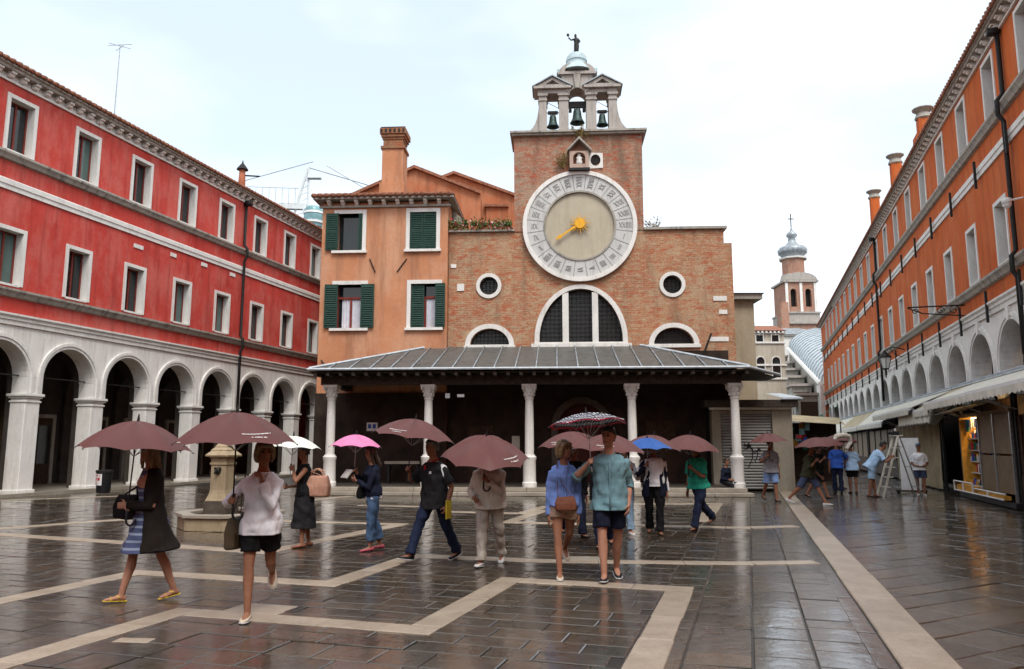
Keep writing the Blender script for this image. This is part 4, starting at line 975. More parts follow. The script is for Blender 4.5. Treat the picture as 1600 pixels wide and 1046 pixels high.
m = MB(); m.box(-1.95,1.95,-2.1,2.1,23.7,28.6); m.build('belfry_core', 'dark_room', ct)
m = MB(); m.box(-2.95,2.95,-3.2,3.2,28.8,29.15); m.prism([(2.8*math.cos(k*PI/10),29.2+1.3*math.sin(k*PI/10)) for k in range(11)], -3.1, -2.7); m.build('entablature', 'belfry_stone', ct)
m = MB(); m.lathe([(2.6,29.15),(2.3,30.0),(2.15,30.6)], 8); m.build('attic', 'belfry_stone', ct)
m = MB(); m.lathe([(1.95,30.6),(1.95,33.3)], 8); m.build('drum', 'campanile_brick', ct)
m = MB(); m.lathe([(2.4,33.3),(2.45,33.6)], 8); m.build('drum_cornice', 'istria', ct)
m = MB(); m.lathe([(1.9,33.6),(1.9,34.0),(2.4,34.4),(2.5,35.0),(2.2,35.5),(1.2,35.9),(.7,36.5),(.6,37.2),(.95,37.6),(.85,38.0),(.3,38.5),(.07,39.2)], 16); m.build('onion_dome', 'lead', ct, smooth=True)
m = MB(); m.box(-.07,.07,-.06,.06,39.2,41.6); m.box(-.55,.55,-.05,.05,40.6,40.75); m.build('cross', 'iron', ct)
# white crane behind the red building
cr_ = empty('tower_crane', (-19.6,70,0), 0, 'white construction crane with cab and stayed jib behind the red building', 'crane')
m = MB()
for sx in (-.55,.55):
    for sy in (-.55,.55): m.tube([(sx,sy,0),(sx,sy,22.8)], .09, 5)
for k in range(16):
    z = k*1.4; s = 1 if k%2 else -1
    for sy in (-.55,.55): m.tube([(-.55*s,sy,z),(.55*s,sy,z+1.4)], .05, 4)
    for sx in (-.55,.55): m.tube([(sx,-.55*s,z),(sx,.55*s,z+1.4)], .05, 4)
m.build('mast', 'crane_paint', cr_, fix=False)
m = MB(); m.tube([(-1.0,0,22.8),(.2,0,27.6)], .12, 5); m.tube([(.35,0,22.8),(.3,0,27.6)], .1, 5)
for k in range(7): z = 23+.65*k; f = (z-22.8)/4.8; m.tube([(-1+1.2*f,0,z),(.35,0,z+.4)], .035, 4)
m.box(.2,1.5,-.3,.3,26.6,26.7); m.build('head_frame', 'crane_paint', cr_, fix=False)
m = MB(); m.obox((-8.5,0,24.1),17.5,.5,.55,ry=.03); m.build('jib', 'crane_paint', cr_)
m = MB(); m.obox((3.2,0,23.4),6.4,.9,.3); m.build('counter_jib', 'crane_paint', cr_)
m = MB()
for k in range(16): x = -.8-.62*k; m.tube([(x,-.3,24.1),(x,-.3,25.6)], .03, 4)
m.tube([(-.5,-.3,25.55),(-10.5,-.3,25.9)], .025, 4); m.build('railing', 'steel', cr_, fix=False)
m = MB(); m.tube([(.7,0,28.3),(-12,0,24.6)], .045, 5); m.build('stay_cable', 'steel', cr_); m = MB(); m.tube([(.3,0,27.7),(6.2,0,25.9)], .05, 5); m.build('stay_cable', 'steel', cr_); m = MB(); m.tube([(2.0,0,27.9),(9,0,23.6)], .04, 5); m.build('stay_cable', 'steel', cr_)
m = MB(); m.lathe([(.3,20.6),(.8,20.8),(.95,21.6),(.9,22.4),(.7,22.7)], 12, (1.1,-.6,.9)); m.build('cab', 'teal_glass', cr_, auto=40)
m = MB(); m.lathe([(.98,21.1),(.99,21.3)], 12, (1.1,-.6,.9)); m.lathe([(.98,22.0),(.95,22.2)], 12, (1.1,-.6,.9)); m.build('cab_frame', 'white_paint', cr_)
# ================================================================== MARKET STALLS along the orange building (its frame: x towards the camera, y into the wall)
OA = orange.rotation_euler[2]; OO = tuple(orange.location)
def RE(name, label, cat, group=None): return empty(name, OO, OA, label, cat, group)
def RL(x, y, z): return on(orange, x, y, z)
stalls = [(2.1,9.5,3.0,-2.25,None,'nearest market stall at the right edge, dark timber front under an awning'),
          (-3.42,1.98,3.0,-2.2,'kiosk','souvenir kiosk with brown shutter panels, amber back board and shelves'),
          (-6.1,-3.5,2.86,-2.05,'gap','open dark stall bay between the kiosk and the tan canvas stall'),
          (-15.2,-6.2,2.98,-2.15,'canvas','market stall closed with tan canvas behind the step ladder'),
          (-24.6,-15.3,2.72,-1.75,None,'market stall with cream awning just beyond the tan canvas'),
          (-34.4,-24.7,2.7,-1.75,None,'market stall halfway along the orange arcade'),
          (-46,-34.5,2.6,-1.65,None,'farthest market stall in the row along the orange arcade')]
rs = random.Random(11)
for (xa, xb, ze, ye, kind, lab) in stalls:
    e = RE('market_stall', lab, 'stall', 'stalls along the orange arcade')
    m = MB(); m.add([(xa,0,3.85),(xb,0,3.85),(xb,-.75,3.68),(xa,-.75,3.68),(xa,0,3.79),(xb,0,3.79),(xb,-.75,3.62),(xa,-.75,3.62)],[(0,1,2,3),(7,6,5,4),(3,2,6,7),(0,3,7,4),(1,5,6,2)]); m.build('roof', 'lead', e)
    nq = max(3,int((xb-xa)/.9))
    for i in range(nq+1):
        x = xa+(xb-xa)*i/nq; m = MB(); m.tube([(x,0,3.88),(x,-.76,3.71)], .03, 5); m.build('roof_seam', 'lead_edge', e)
    m = MB(); n = 10; top = [(xa+.03,-.7,3.62),(xb-.03,-.7,3.62)]; bot = [(xa+.03,ye,ze),(xb-.03,ye,ze)]
    m.add(top+bot+[(p[0],p[1],p[2]-.025) for p in top+bot],[(0,1,3,2),(6,7,5,4),(2,3,7,6),(0,2,6,4),(1,5,7,3)]); m.build('awning', 'tan_canvas' if kind == 'gap' or xa < -30 and xa > -40 else 'cream_canvas', e)
    m = MB(); m.box(xa+.03,xb-.03,ye-.03,ye+.03,ze-.09,ze+.02); m.build('awning_bar', 'white_paint', e)
    for x in (xa+.1,(xa+xb)/2,xb-.1):
        m = MB(); m.tube([(x,-1.15,2.55),(x,ye+.05,ze-.03)], .02, 5); m.build('awning_arm', 'steel', e)
    m = MB(); m.box(xa,xb,-.02,.55,0,3.1); m.build('back_panel', 'dark_wood', e)
    for x in (xa+.05,xb-.05):
        m = MB(); m.box(x-.04,x+.04,-1.2,-1.12,0,3.2); m.build('post', 'iron', e)
    n = int((xb-xa)/.16); m = MB(); A_ = []; B3 = []
    for i in range(n+1):
        x = xa+.05+(xb-xa-.1)*i/n; A_.append((x,ye-.035,ze-.06)); B3.append((x,ye-.035+.012*math.sin(i*1.3),ze-.22-(.05 if i%2 else 0)))
    m.add(A_+B3,[(i,i+1,i+n+2,i+n+1) for i in range(n)]); m.build('scalloped_hem', 'cream_canvas', e, fix=False)
    if kind is None:
        m = MB(); m.box(xa+.1,xb-.1,-1.18,-.1,.1,.9); m.build('counter', 'dark_wood', e)
        m = MB(); m.box(xa+.1,xb-.1,-1.16,-1.1,.92,2.4); m.build('shutter', 'kiosk_panel' if xa < 0 else 'dark_wood', e)
        for i in range(5):
            x = xa+.4+i*(xb-xa-.8)/4; m = MB(); m.box(x-.03,x+.03,-1.2,-1.165,.92,2.4); m.build('shutter_batten', 'dark_wood', e)
    if kind == 'canvas':
        n = 60; rr_ = [[(xa+.1+(xb-xa-.15)*i/n, -1.2+.035*math.sin(i*.9)+.02*math.sin(i*2.3)-.02*(z<1), z) for i in range(n+1)] for z in (.06,.8,1.6,2.45)]
        m = MB(); m.add([p for r in rr_ for p in r],[(j*(n+1)+i,j*(n+1)+i+1,(j+1)*(n+1)+i+1,(j+1)*(n+1)+i) for j in range(3) for i in range(n)]); m.build('canvas_wall', 'tan_canvas', e, smooth=True, fix=False)
        m = MB(); m.box(xa+.1,xb,-1.24,-1.1,2.42,2.55); m.build('canvas_rail', 'kiosk_panel', e)
    if kind == 'gap':
        # drooping white valance with scalloped hem
        n = 22; m = MB(); A = []; B2 = []
        for i in range(n+1):
            x = xa-3.2+(xb-xa+3.2)*i/n; A.append((x,ye+.02,ze-.05)); B2.append((x,ye+.0+.02*math.sin(i*2.2),ze-.45-(.05 if i%2 else 0)))
        m.add(A+B2,[(i,i+1,i+n+2,i+n+1) for i in range(n)]); m.build('valance', 'cream_canvas', e, fix=False)
        n = 12; m = MB(); A = []; B2 = []
        for i in range(n+1):
            f = i/n; x = xa-.5+(xb-xa+.4)*f; A.append((x,-1.4,3.05)); B2.append((x,-1.55,2.45-.22*math.sin(PI*f)+.25*f))
        m.add(A+B2,[(i,i+1,i+n+2,i+n+1) for i in range(n)]); m.build('rain_sheet', 'cream_canvas', e, smooth=True, fix=False)
    if kind == 'kiosk':
        m = MB(); m.box(xa,xb+.2,-1.35,.0,.02,.16); m.build('platform', 'black_plastic', e)
        m = MB(); m.box(-3.35,-1.25,-.35,-.3,.2,2.5); m.build('back_board', 'amber', e)
        for z in (.35,.75,1.1,1.45,1.815):
            m = MB(); m.box(-3.35,-1.25,-1.2+.2*(z>.5),-.35,z,z+.03); m.build('shelf', 'white_paint', e)
        for key, mt in enumerate(('red_petal','blue_print','amber','white_paint','green_canvas','black_plastic')):
            m = MB()
            for j in range(60):
                x = rs.uniform(-3.3,-1.3); z = rs.choice([.385,.785,1.135,1.485,1.485,1.85]); w_ = rs.uniform(.03,.1); h_ = rs.uniform(.08,.26)
                m.obox((x,rs.uniform(-1.0,-.5),z+h_/2+.002), w_, .06, h_, rs.uniform(-.5,.5))
            o = m.build('souvenirs', mt, e); o['kind'] = 'stuff'
        m = MB(); m.box(-3.4,-3.32,-1.22,-.3,.2,2.55); m.build('side_board', 'amber', e)
        for (xp,zp,wp,hp,mp_) in ((-2.9,2.2,.3,.35,'black_plastic'),(-2.3,2.25,.35,.28,'blue_print'),(-1.75,2.2,.3,.4,'terracotta')):
            m = MB(); m.box(xp-wp/2,xp+wp/2,-.37,-.352,zp-hp/2,zp+hp/2); m.build('poster', mp_, e)
        for i in range(12):
            x = -3.25+i*.17; hh = rs.uniform(.15,.4); m = MB(); m.obox((x,-1.05,2.45-hh/2),.1,.05,hh,rs.uniform(-.4,.4)); m.build('hanging_souvenir', rs.choice(['red_petal','blue_print','white_paint','green_canvas','black_plastic']), e)
        for (pa,pb) in ((-1.15,.28),(.34,1.8)):
            m = MB(); m.box(pa,pb,-1.22,-1.16,.35,1.35); m.build('panel', 'kiosk_panel', e, bev=.01); m = MB(); m.box(pa,pb,-1.22,-1.16,1.4,2.5); m.build('panel', 'kiosk_panel', e, bev=.01)
        for x in (-1.2,.31,1.85): m = MB(); m.box(x-.04,x+.04,-1.25,-1.14,.16,2.58); m.build('panel_post', 'steel', e)
        m = MB(); m.box(-3.45,1.9,-1.26,-1.12,2.5,2.6); m.build('head_rail', 'kiosk_panel', e)
        for (pts_) in ([(-3.4,-1.5,.22),(1.7,-1.5,.22)],[(-3.4,-1.5,.5),(-1.2,-1.5,.5)],[(-1.2,-1.45,.36),(1.7,-1.45,.36)],[(-3.4,-1.5,.2),(-3.4,-1.5,.52)],[(-2.3,-1.5,.2),(-2.3,-1.5,.52)],[(-1.2,-1.5,.2),(-1.2,-1.5,.52)],[(.3,-1.5,.2),(.3,-1.5,.36)]):
            m = MB(); m.tube(pts_, .025, 6); m.build('display_rail', 'white_paint', e)
        m = MB(); m.box(-3.3,-1.3,-1.45,-1.25,.22,.4); m.box(-1.0,1.5,-1.42,-1.26,.2,.3); m.build('display_tray', 'amber', e)
        m = MB(); m.add([(-3.6,-1.9,2.62),(.5,-1.9,2.62),(.5,-1.2,2.86),(-3.6,-1.2,2.86)],[(0,1,2,3)]); m.build('small_awning', 'cream_canvas', e, fix=False)
        kl = bpy.data.lights.new('kiosk_lamp','POINT'); kl.energy = 16; kl.color = (1,.62,.25); kl.shadow_soft_size = .08; ko = bpy.data.objects.new('kiosk_lamp', kl); COL.objects.link(ko); ko.parent = e; ko.location = (-2.3,-.9,2.4)
        m = MB(); m.tube([(-3.2,-.9,2.48),(-1.4,-.9,2.48)], .025, 8); m.build('strip_lamp', 'lamp_glow', e)
# wall lantern, scroll bracket, camera
ln = RE('wall_lantern', 'iron street lantern on a bracket on the orange wall', 'lantern')
m = MB(); m.tube([(-18.5,0,6.50),(-18.5,-.55,6.65),(-18.5,-.95,6.47)], .03, 6); m.tube([(-18.5,0,6.05),(-18.5,-.5,6.30),(-18.5,-.7,6.60)], .02, 6); m.build('bracket', 'iron', ln)
m = MB(); m.lathe([(.16,5.55),(.3,6.10)], 6, (-18.5,-.95,0)); m.build('glass', 'white_paint', ln)
m = MB(); m.lathe([(.36,6.09),(.34,6.15),(.12,6.35),(.05,6.47)], 6, (-18.5,-.95,0)); m.lathe([(.18,5.49),(.18,5.55)], 6, (-18.5,-.95,0)); m.lathe([(.03,5.05),(.05,5.49)], 6, (-18.5,-.95,0))
for i in range(6): a = PI/3*i; m.tube([(-18.5+.17*math.cos(a),-.95+.17*math.sin(a),5.55),(-18.5+.31*math.cos(a),-.95+.31*math.sin(a),6.10)], .018, 4)
m.build('frame', 'iron', ln)
sb = RE('scroll_bracket', 'wrought iron scroll bracket projecting from the orange wall', 'bracket')
m = MB(); m.tube([(-6.6,0,6.75),(-6.6,-1.9,6.75)], .03, 6); m.tube([(-6.6,0,6.35),(-6.6,-1.4,6.5),(-6.6,-1.9,6.73)], .025, 6); m.build('arm', 'iron', sb)
for (y0_, r0) in ((-.35,.2),(-.8,.15),(-1.65,.12)):
    pts = [(-6.6, y0_+r0*(1-t/14)*math.cos(t*.7), 6.58+r0*(1-t/14)*math.sin(t*.7)) for t in range(13)]; m = MB(); m.tube(pts, .018, 5); m.build('scroll', 'iron', sb)
sc = RE('security_camera', 'small white security camera on the orange wall by the drainpipe', 'camera')
m = MB(); m.tube([(.6,-.05,8.6),(.6,-.35,8.55)], .03, 6); m.build('mount', 'white_paint', sc); m = MB(); m.ball((.55,-.45,8.45),(.12,.12,.12)); m.lathe([(.12,8.45),(.14,8.6),(.05,8.65)], 12, (.55,-.45,0)); m.build('housing', 'white_paint', sc, smooth=True)
gs = RE('green_awning', 'small dark green awning at the far end of the orange arcade', 'awning')
m = MB(); m.add([(-55,0,5.2),(-51,0,5.2),(-51,-1.4,4.4),(-55,-1.4,4.4),(-51,-1.4,4.1),(-55,-1.4,4.1)],[(0,1,2,3),(3,2,4,5)]); m.build('canvas', 'green_canvas', gs, fix=False)
m = MB(); m.tube([(-55,-1.4,4.4),(-51,-1.4,4.4)], .03, 5); m.build('bar', 'iron', gs)
# far tan awning over a souvenir stall left of the street, behind the shop
fa = empty('far_stall', (11.9,36,0), -SA, 'open stall under a tan awning behind the corner shop', 'stall')
m = MB(); m.add([(-2.0,-.6,2.95),(3.4,.4,2.55),(3.4,3,2.95),(-2.0,2.4,3.35)],[(0,1,2,3)]); m.build('awning', 'tan_canvas', fa, fix=False)
for (x,y) in ((-1.8,-.4),(3.2,.5),(3.2,2.8)): m = MB(); m.tube([(x,y,0),(x,y,2.7)], .03, 5); m.build('post', 'iron', fa)
m = MB(); m.box(-1.9,3.2,2.4,2.6,0,2.7); m.build('back_panel', 'dark_wood', fa)
for mt in ('blue_print','teal_glass','green_canvas','red_petal','amber'):
    m = MB()
    for j in range(14): m.obox((rs.uniform(-1.7,1.8),rs.uniform(.4,2.2),rs.uniform(1.5,2.6)), rs.uniform(.12,.3), .04, rs.uniform(.15,.4), rs.uniform(-.6,.6))
    o = m.build('hanging_goods', mt, fa); o['kind'] = 'stuff'
# ================================================================== FOUNTAIN and BIN
fo = empty('drinking_fountain', (-5.95,16.05,0), -.2, 'square stone drinking fountain with stepped cap standing in a low octagonal basin', 'fountain')
def octo(m, r, z0_, z1_, cx=0., cy=0.): m.prismz([(cx+r*math.cos(PI/8+PI/4*i), cy+r*math.sin(PI/8+PI/4*i)) for i in range(8)], z0_, z1_)
OX = .22
def octpts(r): return [(OX+r*math.cos(PI/8+PI/4*i), r*math.sin(PI/8+PI/4*i)) for i in range(8)]
for i in range(8):                            # basin wall stones and rim stones
    for nm, ri, ro, z0_, z1_, mt in (('basin_wall',.86,1.02,0.0,.24,'fountain_stone'),('basin_rim',.80,1.07,.242,.31,'step_wet')):
        o_, n_ = octpts(ro), octpts(ri); j = (i+1)%8; m = MB(); m.prismz([n_[i],o_[i],o_[j],n_[j]], z0_, z1_); m.build(nm, mt, fo, bev=.008)
m = MB(); octo(m,.85,.0,.16,OX); m.build('water', 'slab_wet', fo)
def sqr(m, w, z0_, z1_): m.box(-w/2,w/2,-w/2,w/2,z0_,z1_)
m = MB(); sqr(m,.50,.1,.52); m.build('plinth', 'dark_stone', fo, bev=.01)
m = MB(); m.loft([[(-w,-w,z),(w,-w,z),(w,w,z),(-w,w,z)] for w,z in ((.235,.52),(.215,.56),(.185,.66),(.17,.74),(.17,1.24))]); m.build('pillar', 'fountain_stone', fo, bev=.008)
m = MB(); sqr(m,.38,1.24,1.29); sqr(m,.35,1.29,1.37); sqr(m,.40,1.37,1.41); m.build('necking', 'fountain_stone', fo, bev=.006)
m = MB(); m.loft([[(-w,-w,z),(w,-w,z),(w,w,z),(-w,w,z)] for w,z in ((.255,1.41),(.26,1.44),(.19,1.51),(.18,1.52),(.18,1.545),(.13,1.59),(.125,1.62),(.075,1.68),(.06,1.71),(.0,1.73))]); m.build('cap', 'fountain_stone', fo)
for ang in (0,-PI/2):
    m = MB(); m.ball((0,-.19,1.12),(.065,.05,.075)); m.tube([(0,-.21,1.13),(0,-.28,1.12),(0,-.30,1.06)], .02, 6); m.ball((-.055,-.2,1.17),.028,6,5); m.ball((.055,-.2,1.17),.028,6,5)
    o = m.build('lion_spout', 'bronze_dark', fo, smooth=True); o.rotation_euler = (0,0,ang)
bi = empty('litter_bin', (-13.95,26.7,0), -.5, 'dark round litter bin with a printed poster beside a white pier', 'bin')
m = MB(); m.lathe([(.2,.02),(.22,.06),(.25,.72),(.26,.76),(.22,.76),(.2,.5)], 18); m.build('body', 'black_plastic', bi, auto=40)
m = MB(); m.lathe([(.27,.7),(.275,.78),(.25,.79)], 18); m.build('rim', 'iron', bi)
m = MB(); rr_ = [[(.256*math.sin(a)*k, -.256*math.cos(a)*k, z) for a in [-.7+.2*i for i in range(8)]] for z,k in ((.28,.945),(.66,1.0))]
m.add(rr_[0]+rr_[1],[(i,i+1,i+9,i+8) for i in range(7)]); pp = m.build('poster', 'white_paint', bi, fix=False)
for (z0_,z1_,a0,a1,mt) in ((.58,.64,-.5,.5,'red_petal'),(.44,.54,-.4,-.1,'red_petal'),(.44,.54,.1,.45,'red_petal'),(.32,.4,-.5,.1,'pink_petal')):
    m = MB(); m.add([(.262*math.sin(a)*(.93+.1*z), -.262*math.cos(a)*(.93+.1*z), z) for z in (z0_,z1_) for a in (a0,(a0+a1)/2,a1)],[(0,1,4,3),(1,2,5,4)]); m.build('poster_print', mt, pp, fix=False)
# step ladder, leaning boards
la = empty('step_ladder', (12.45,25.1,0), -.1, 'open metal step ladder standing in front of the tan canvas stall', 'ladder')
for sx in (-.28,.28):
    m = MB(); m.tube([(-.62,sx,0),(-.02,sx*.7,1.92)], .04, 6); m.build('front_rail', 'cream_canvas', la); m = MB(); m.tube([(.55,sx,0),(.03,sx*.7,1.9)], .022, 6); m.build('rear_rail', 'steel', la)
for k in range(1,6):
    f = k/6.2; w_ = .28*(1-f)+.2*f; m = MB(); m.box(-.62+.6*f-.02,-.62+.6*f+.16,-w_,w_,1.92*f-.015,1.92*f+.015); m.build('step', 'cream_canvas', la)
for k in (1,3,5):
    f = k/6; w_ = .28*(1-f)+.2*f; m = MB(); m.tube([(.55-.52*f,-w_,1.9*f),(.55-.52*f,w_,1.9*f)], .014, 5); m.build('brace', 'steel', la)
m = MB(); m.box(-.12,.12,-.22,.22,1.92,1.95); m.build('top_tray', 'cream_canvas', la)
wb = empty('white_board', (13.75,26.9,0), -.5, 'tall white board leaning behind the step ladder', 'board')
m = MB(); m.obox((0,0,.98),.62,.04,1.8,rx=-.08); m.build('panel', 'white_paint', wb); m = MB(); m.obox((0,-.05,.08),.95,.4,.05); m.tube([(-.4,-.2,0),(-.4,-.2,.08)], .06, 8); m.tube([(.4,-.2,0),(.4,-.2,.08)], .06, 8); m.build('trolley', 'iron', wb)
# ================================================================== PEOPLE
cloth('skin_fair', (.42, .21, .14), .5, .06); cloth('skin_tan', (.30, .14, .085), .5, .06)
for nm, c in dict(black_cloth=(.009,.009,.010), charcoal_cloth=(.020,.020,.022), navy_cloth=(.011,.014,.030), dark_brown=(.014,.010,.008), lilac_knit=(.86,.85,.90), denim=(.09,.16,.28), light_denim=(.24,.36,.48), dark_denim=(.015,.022,.05), beige_cloth=(.60,.56,.48), stone_cloth=(.46,.42,.36), shirt_blue=(.18,.28,.62), shirt_teal=(.15,.27,.31), polo_green=(.03,.36,.25), white_cloth=(.82,.82,.84), tan_shorts=(.40,.27,.20), grey_tee=(.30,.29,.31), pale_blue=(.25,.38,.66), royal_blue=(.03,.09,.38), olive_cloth=(.05,.05,.028), sky_tee=(.40,.58,.80), slate_shorts=(.07,.09,.16), blush_leather=(.55,.30,.21), brown_leather=(.20,.075,.045), brown_shoe=(.045,.022,.014), olive_leather=(.10,.075,.045), pink_shoe=(.60,.12,.16), cream_shoe=(.58,.50,.38), yellow_strap=(.62,.45,.05), white_shoe=(.62,.62,.62), hair_blonde=(.22,.14,.06), hair_brown=(.05,.03,.018), hair_black=(.012,.01,.009), hair_grey=(.16,.15,.14), red_cloth=(.35,.02,.03), yellow_plastic=(.70,.55,.05), paper=(.55,.52,.48)).items():
    if 'hair' in nm:
        m_, t_, b_ = newmat(nm); v_ = coords(t_, scale=(1,1,.12)); n_ = noise(t_, v_, 95, 3, .6); t_.links.new(mix(t_, ramp(t_, n_, [(.35,0),(.65,1)]), tuple(x*.4 for x in c), tuple(min(1,x*1.5) for x in c)), b_.inputs['Base Color']); b_.inputs['Roughness'].default_value = .45; bump(t_, b_, n_, .6, .01); continue
    cloth(nm, c, .6 if 'leather' in nm or 'shoe' in nm or 'hair' in nm else .85)
def striped(name, a, b, period, kind='z'):
    m, t, bs = newmat(name); v = coords(t); sx = N('ShaderNodeSeparateXYZ', t); t.links.new(v, sx.inputs[0])
    s = mth(t, 'FRACT', mth(t, 'MULTIPLY', sx.outputs[2], 1/period)); c = mix(t, ramp(t, s, [(.30,0),(.34,1),(.62,1),(.66,0)]), a, b)
    t.links.new(c, bs.inputs['Base Color']); bs.inputs['Roughness'].default_value = .85; return m
striped('striped_dress', (.05,.065,.14), (.22,.26,.36), .075)
def fabric(name, col, print_=None):
    m, t, bs = newmat(name); v = coords(t); n = noise(t, v, 4, 3)
    c = mix(t, n, tuple(x*.8 for x in col), tuple(min(1,x*1.15) for x in col))
    if print_:
        uv = N('ShaderNodeTexCoord', t).outputs['Object']; sc_ = N('ShaderNodeMapping', t); sc_.inputs['Scale'].default_value = (26,26,26); t.links.new(uv, sc_.inputs[0])
        vo = N('ShaderNodeTexVoronoi', t, feature='F1'); vo.inputs['Randomness'].default_value = 0.; vo.inputs['Scale'].default_value = 1; t.links.new(sc_.outputs[0], vo.inputs['Vector'])
        c = mix(t, ramp(t, vo.outputs['Distance'], [(.36,1),(.42,0)]), c, print_)
    t.links.new(c, bs.inputs['Base Color']); bs.inputs['Roughness'].default_value = .5; bs.inputs['Specular IOR Level'].default_value = .2
    o = [n_ for n_ in t.nodes if n_.type == 'OUTPUT_MATERIAL'][0]
    tr = N('ShaderNodeBsdfTranslucent', t); t.links.new(c, tr.inputs[0]); ms = N('ShaderNodeMixShader', t); ms.inputs[0].default_value = .07
    t.links.new(bs.outputs[0], ms.inputs[1]); t.links.new(tr.outputs[0], ms.inputs[2]); t.links.new(ms.outputs[0], o.inputs[0]); return m
fabric('brolly_brown', (.125, .047, .042)); fabric('brolly_pink', (.72, .22, .42)); fabric('brolly_white', (.74, .76, .68)); fabric('brolly_blue', (.03, .10, .34)); fabric('brolly_dots', (.02, .02, .035), (.6, .6, .62)); fabric('brolly_red', (.55, .02, .05)); fabric('brolly_grey', (.25,.28,.32))
wr = bpy.data.textures.new('wrinkle', 'CLOUDS'); wr.noise_scale = .15; wr.noise_depth = 0
wr2 = bpy.data.textures.new('strand', 'CLOUDS'); wr2.noise_scale = .035; wr2.noise_depth = 2

def ringv(c, ax, ay, rx, ry, n=14, p=2.0):
    c = Vector(c); e = 2/p; pw = lambda t: math.copysign(abs(t)**e, t)
    return [c + ax*(rx*pw(math.cos(2*PI*i/n))) + ay*(ry*pw(math.sin(2*PI*i/n))) for i in range(n)]
def limb(m, pts, rs_, n=12):
    m.tube(pts, rs_, n)
from mathutils import noise as mnoise
def fold(p, c, amp, seed):
    """cloth creases: push a surface point in or out from its limb axis"""
    d = p - c; d.normalize(); q_ = Vector((p.x*11+seed, p.y*11, p.z*4.6+p.x*3)); r_ = Vector((p.x*5+seed*2, p.y*5+7, p.z*9))
    n_ = abs(mnoise.noise(q_))*1.9 - .22 + .5*(abs(mnoise.noise(r_))*2 - .25)
    return p + d*(amp*n_)
def gloft(m, rings, centres, amp, seed, sub_=4):
    R2 = []
    for j in range(len(rings)-1):
        for k in range(sub_):
            t = k/sub_; c = centres[j].lerp(centres[j+1], t); R2.append([fold(a.lerp(b, t), c, amp, seed) for a, b in zip(rings[j], rings[j+1])])
    R2.append([fold(p.copy(), centres[-1], amp, seed) for p in rings[-1]]); m.loft(R2)
def glimb(m, pts, rs_, amp, seed, n=20):
    pts = [Vector(p) for p in pts]; t_ = MB(); t_.tube(pts, rs_, n, False); rg = [[Vector(v) for v in t_.v[j*n:(j+1)*n]] for j in range(len(pts))]
    gloft(m, rg, pts, amp, seed, 5)
def soft(o, vox, smooth=2, disp=0., tex=None, mid=.36):
    r = o.modifiers.new('remesh', 'REMESH'); r.mode = 'VOXEL'; r.voxel_size = vox; r.use_smooth_shade = True
    s = o.modifiers.new('smooth', 'SMOOTH'); s.iterations = smooth; s.factor = .5
    if disp:
        d = o.modifiers.new('folds', 'DISPLACE'); d.texture = tex or wr; d.strength = disp; d.mid_level = mid; d.texture_coords = 'LOCAL'
    return o
def ik(a, b, l1, l2, hint):
    a, b = Vector(a), Vector(b); d = b-a; L_ = min(d.length, (l1+l2)*.998); d = d.normalized()
    b = a + d*L_; x = (l1*l1 - l2*l2 + L_*L_)/(2*L_); h_ = math.sqrt(max(l1*l1-x*x, 0)); hn = Vector(hint); hn = hn - d*hn.dot(d); hn.normalize()
    return a + d*x + hn*h_, b
def hand(m, wrist, d, nrm, grip, s, side):
    """palm, four fingers and a thumb; d along the hand, nrm out of the palm"""
    d = Vector(d).normalized(); nrm = Vector(nrm); nrm = (nrm - d*nrm.dot(d)).normalized(); lat = d.cross(nrm).normalized()*side
    w = Vector(wrist)
    m.loft([ringv(w+d*a*s, lat, nrm, rx*s, ry*s, 10) for a,rx,ry in ((-.01,.026,.022),(.03,.036,.018),(.065,.042,.017),(.095,.041,.015))])
    for i,(o_, l) in enumerate(((-.031,.068),(-.0105,.078),(.0105,.073),(.031,.058))):
        p = w + d*.09*s + lat*o_*s; pts = [p - d*.015*s, p]; dr = d.copy(); ang = grip
        for k in range(3):
            q_ = Matrix.Rotation(ang, 3, d.cross(nrm).normalized()); dr = q_ @ dr; p = p + dr*(l*s*(.42,.33,.25)[k]); pts.append(p)
        m.tube(pts, [.0098*s,.0098*s,.0092*s,.0085*s,.007*s], 7)
    p = w + d*.03*s - lat*.034*s; dr = (d*.6 - lat*.62 + nrm*.35).normalized(); q1 = p + dr*.04*s; dr2 = (d*.75 - lat*.1 + nrm*.75*min(1.2,grip+.2)).normalized()
    m.tube([p-dr*.02*s, q1, q1+dr2*.032*s, q1+dr2*.05*s+d*.004], [.015*s,.0125*s,.0105*s,.008*s], 7)
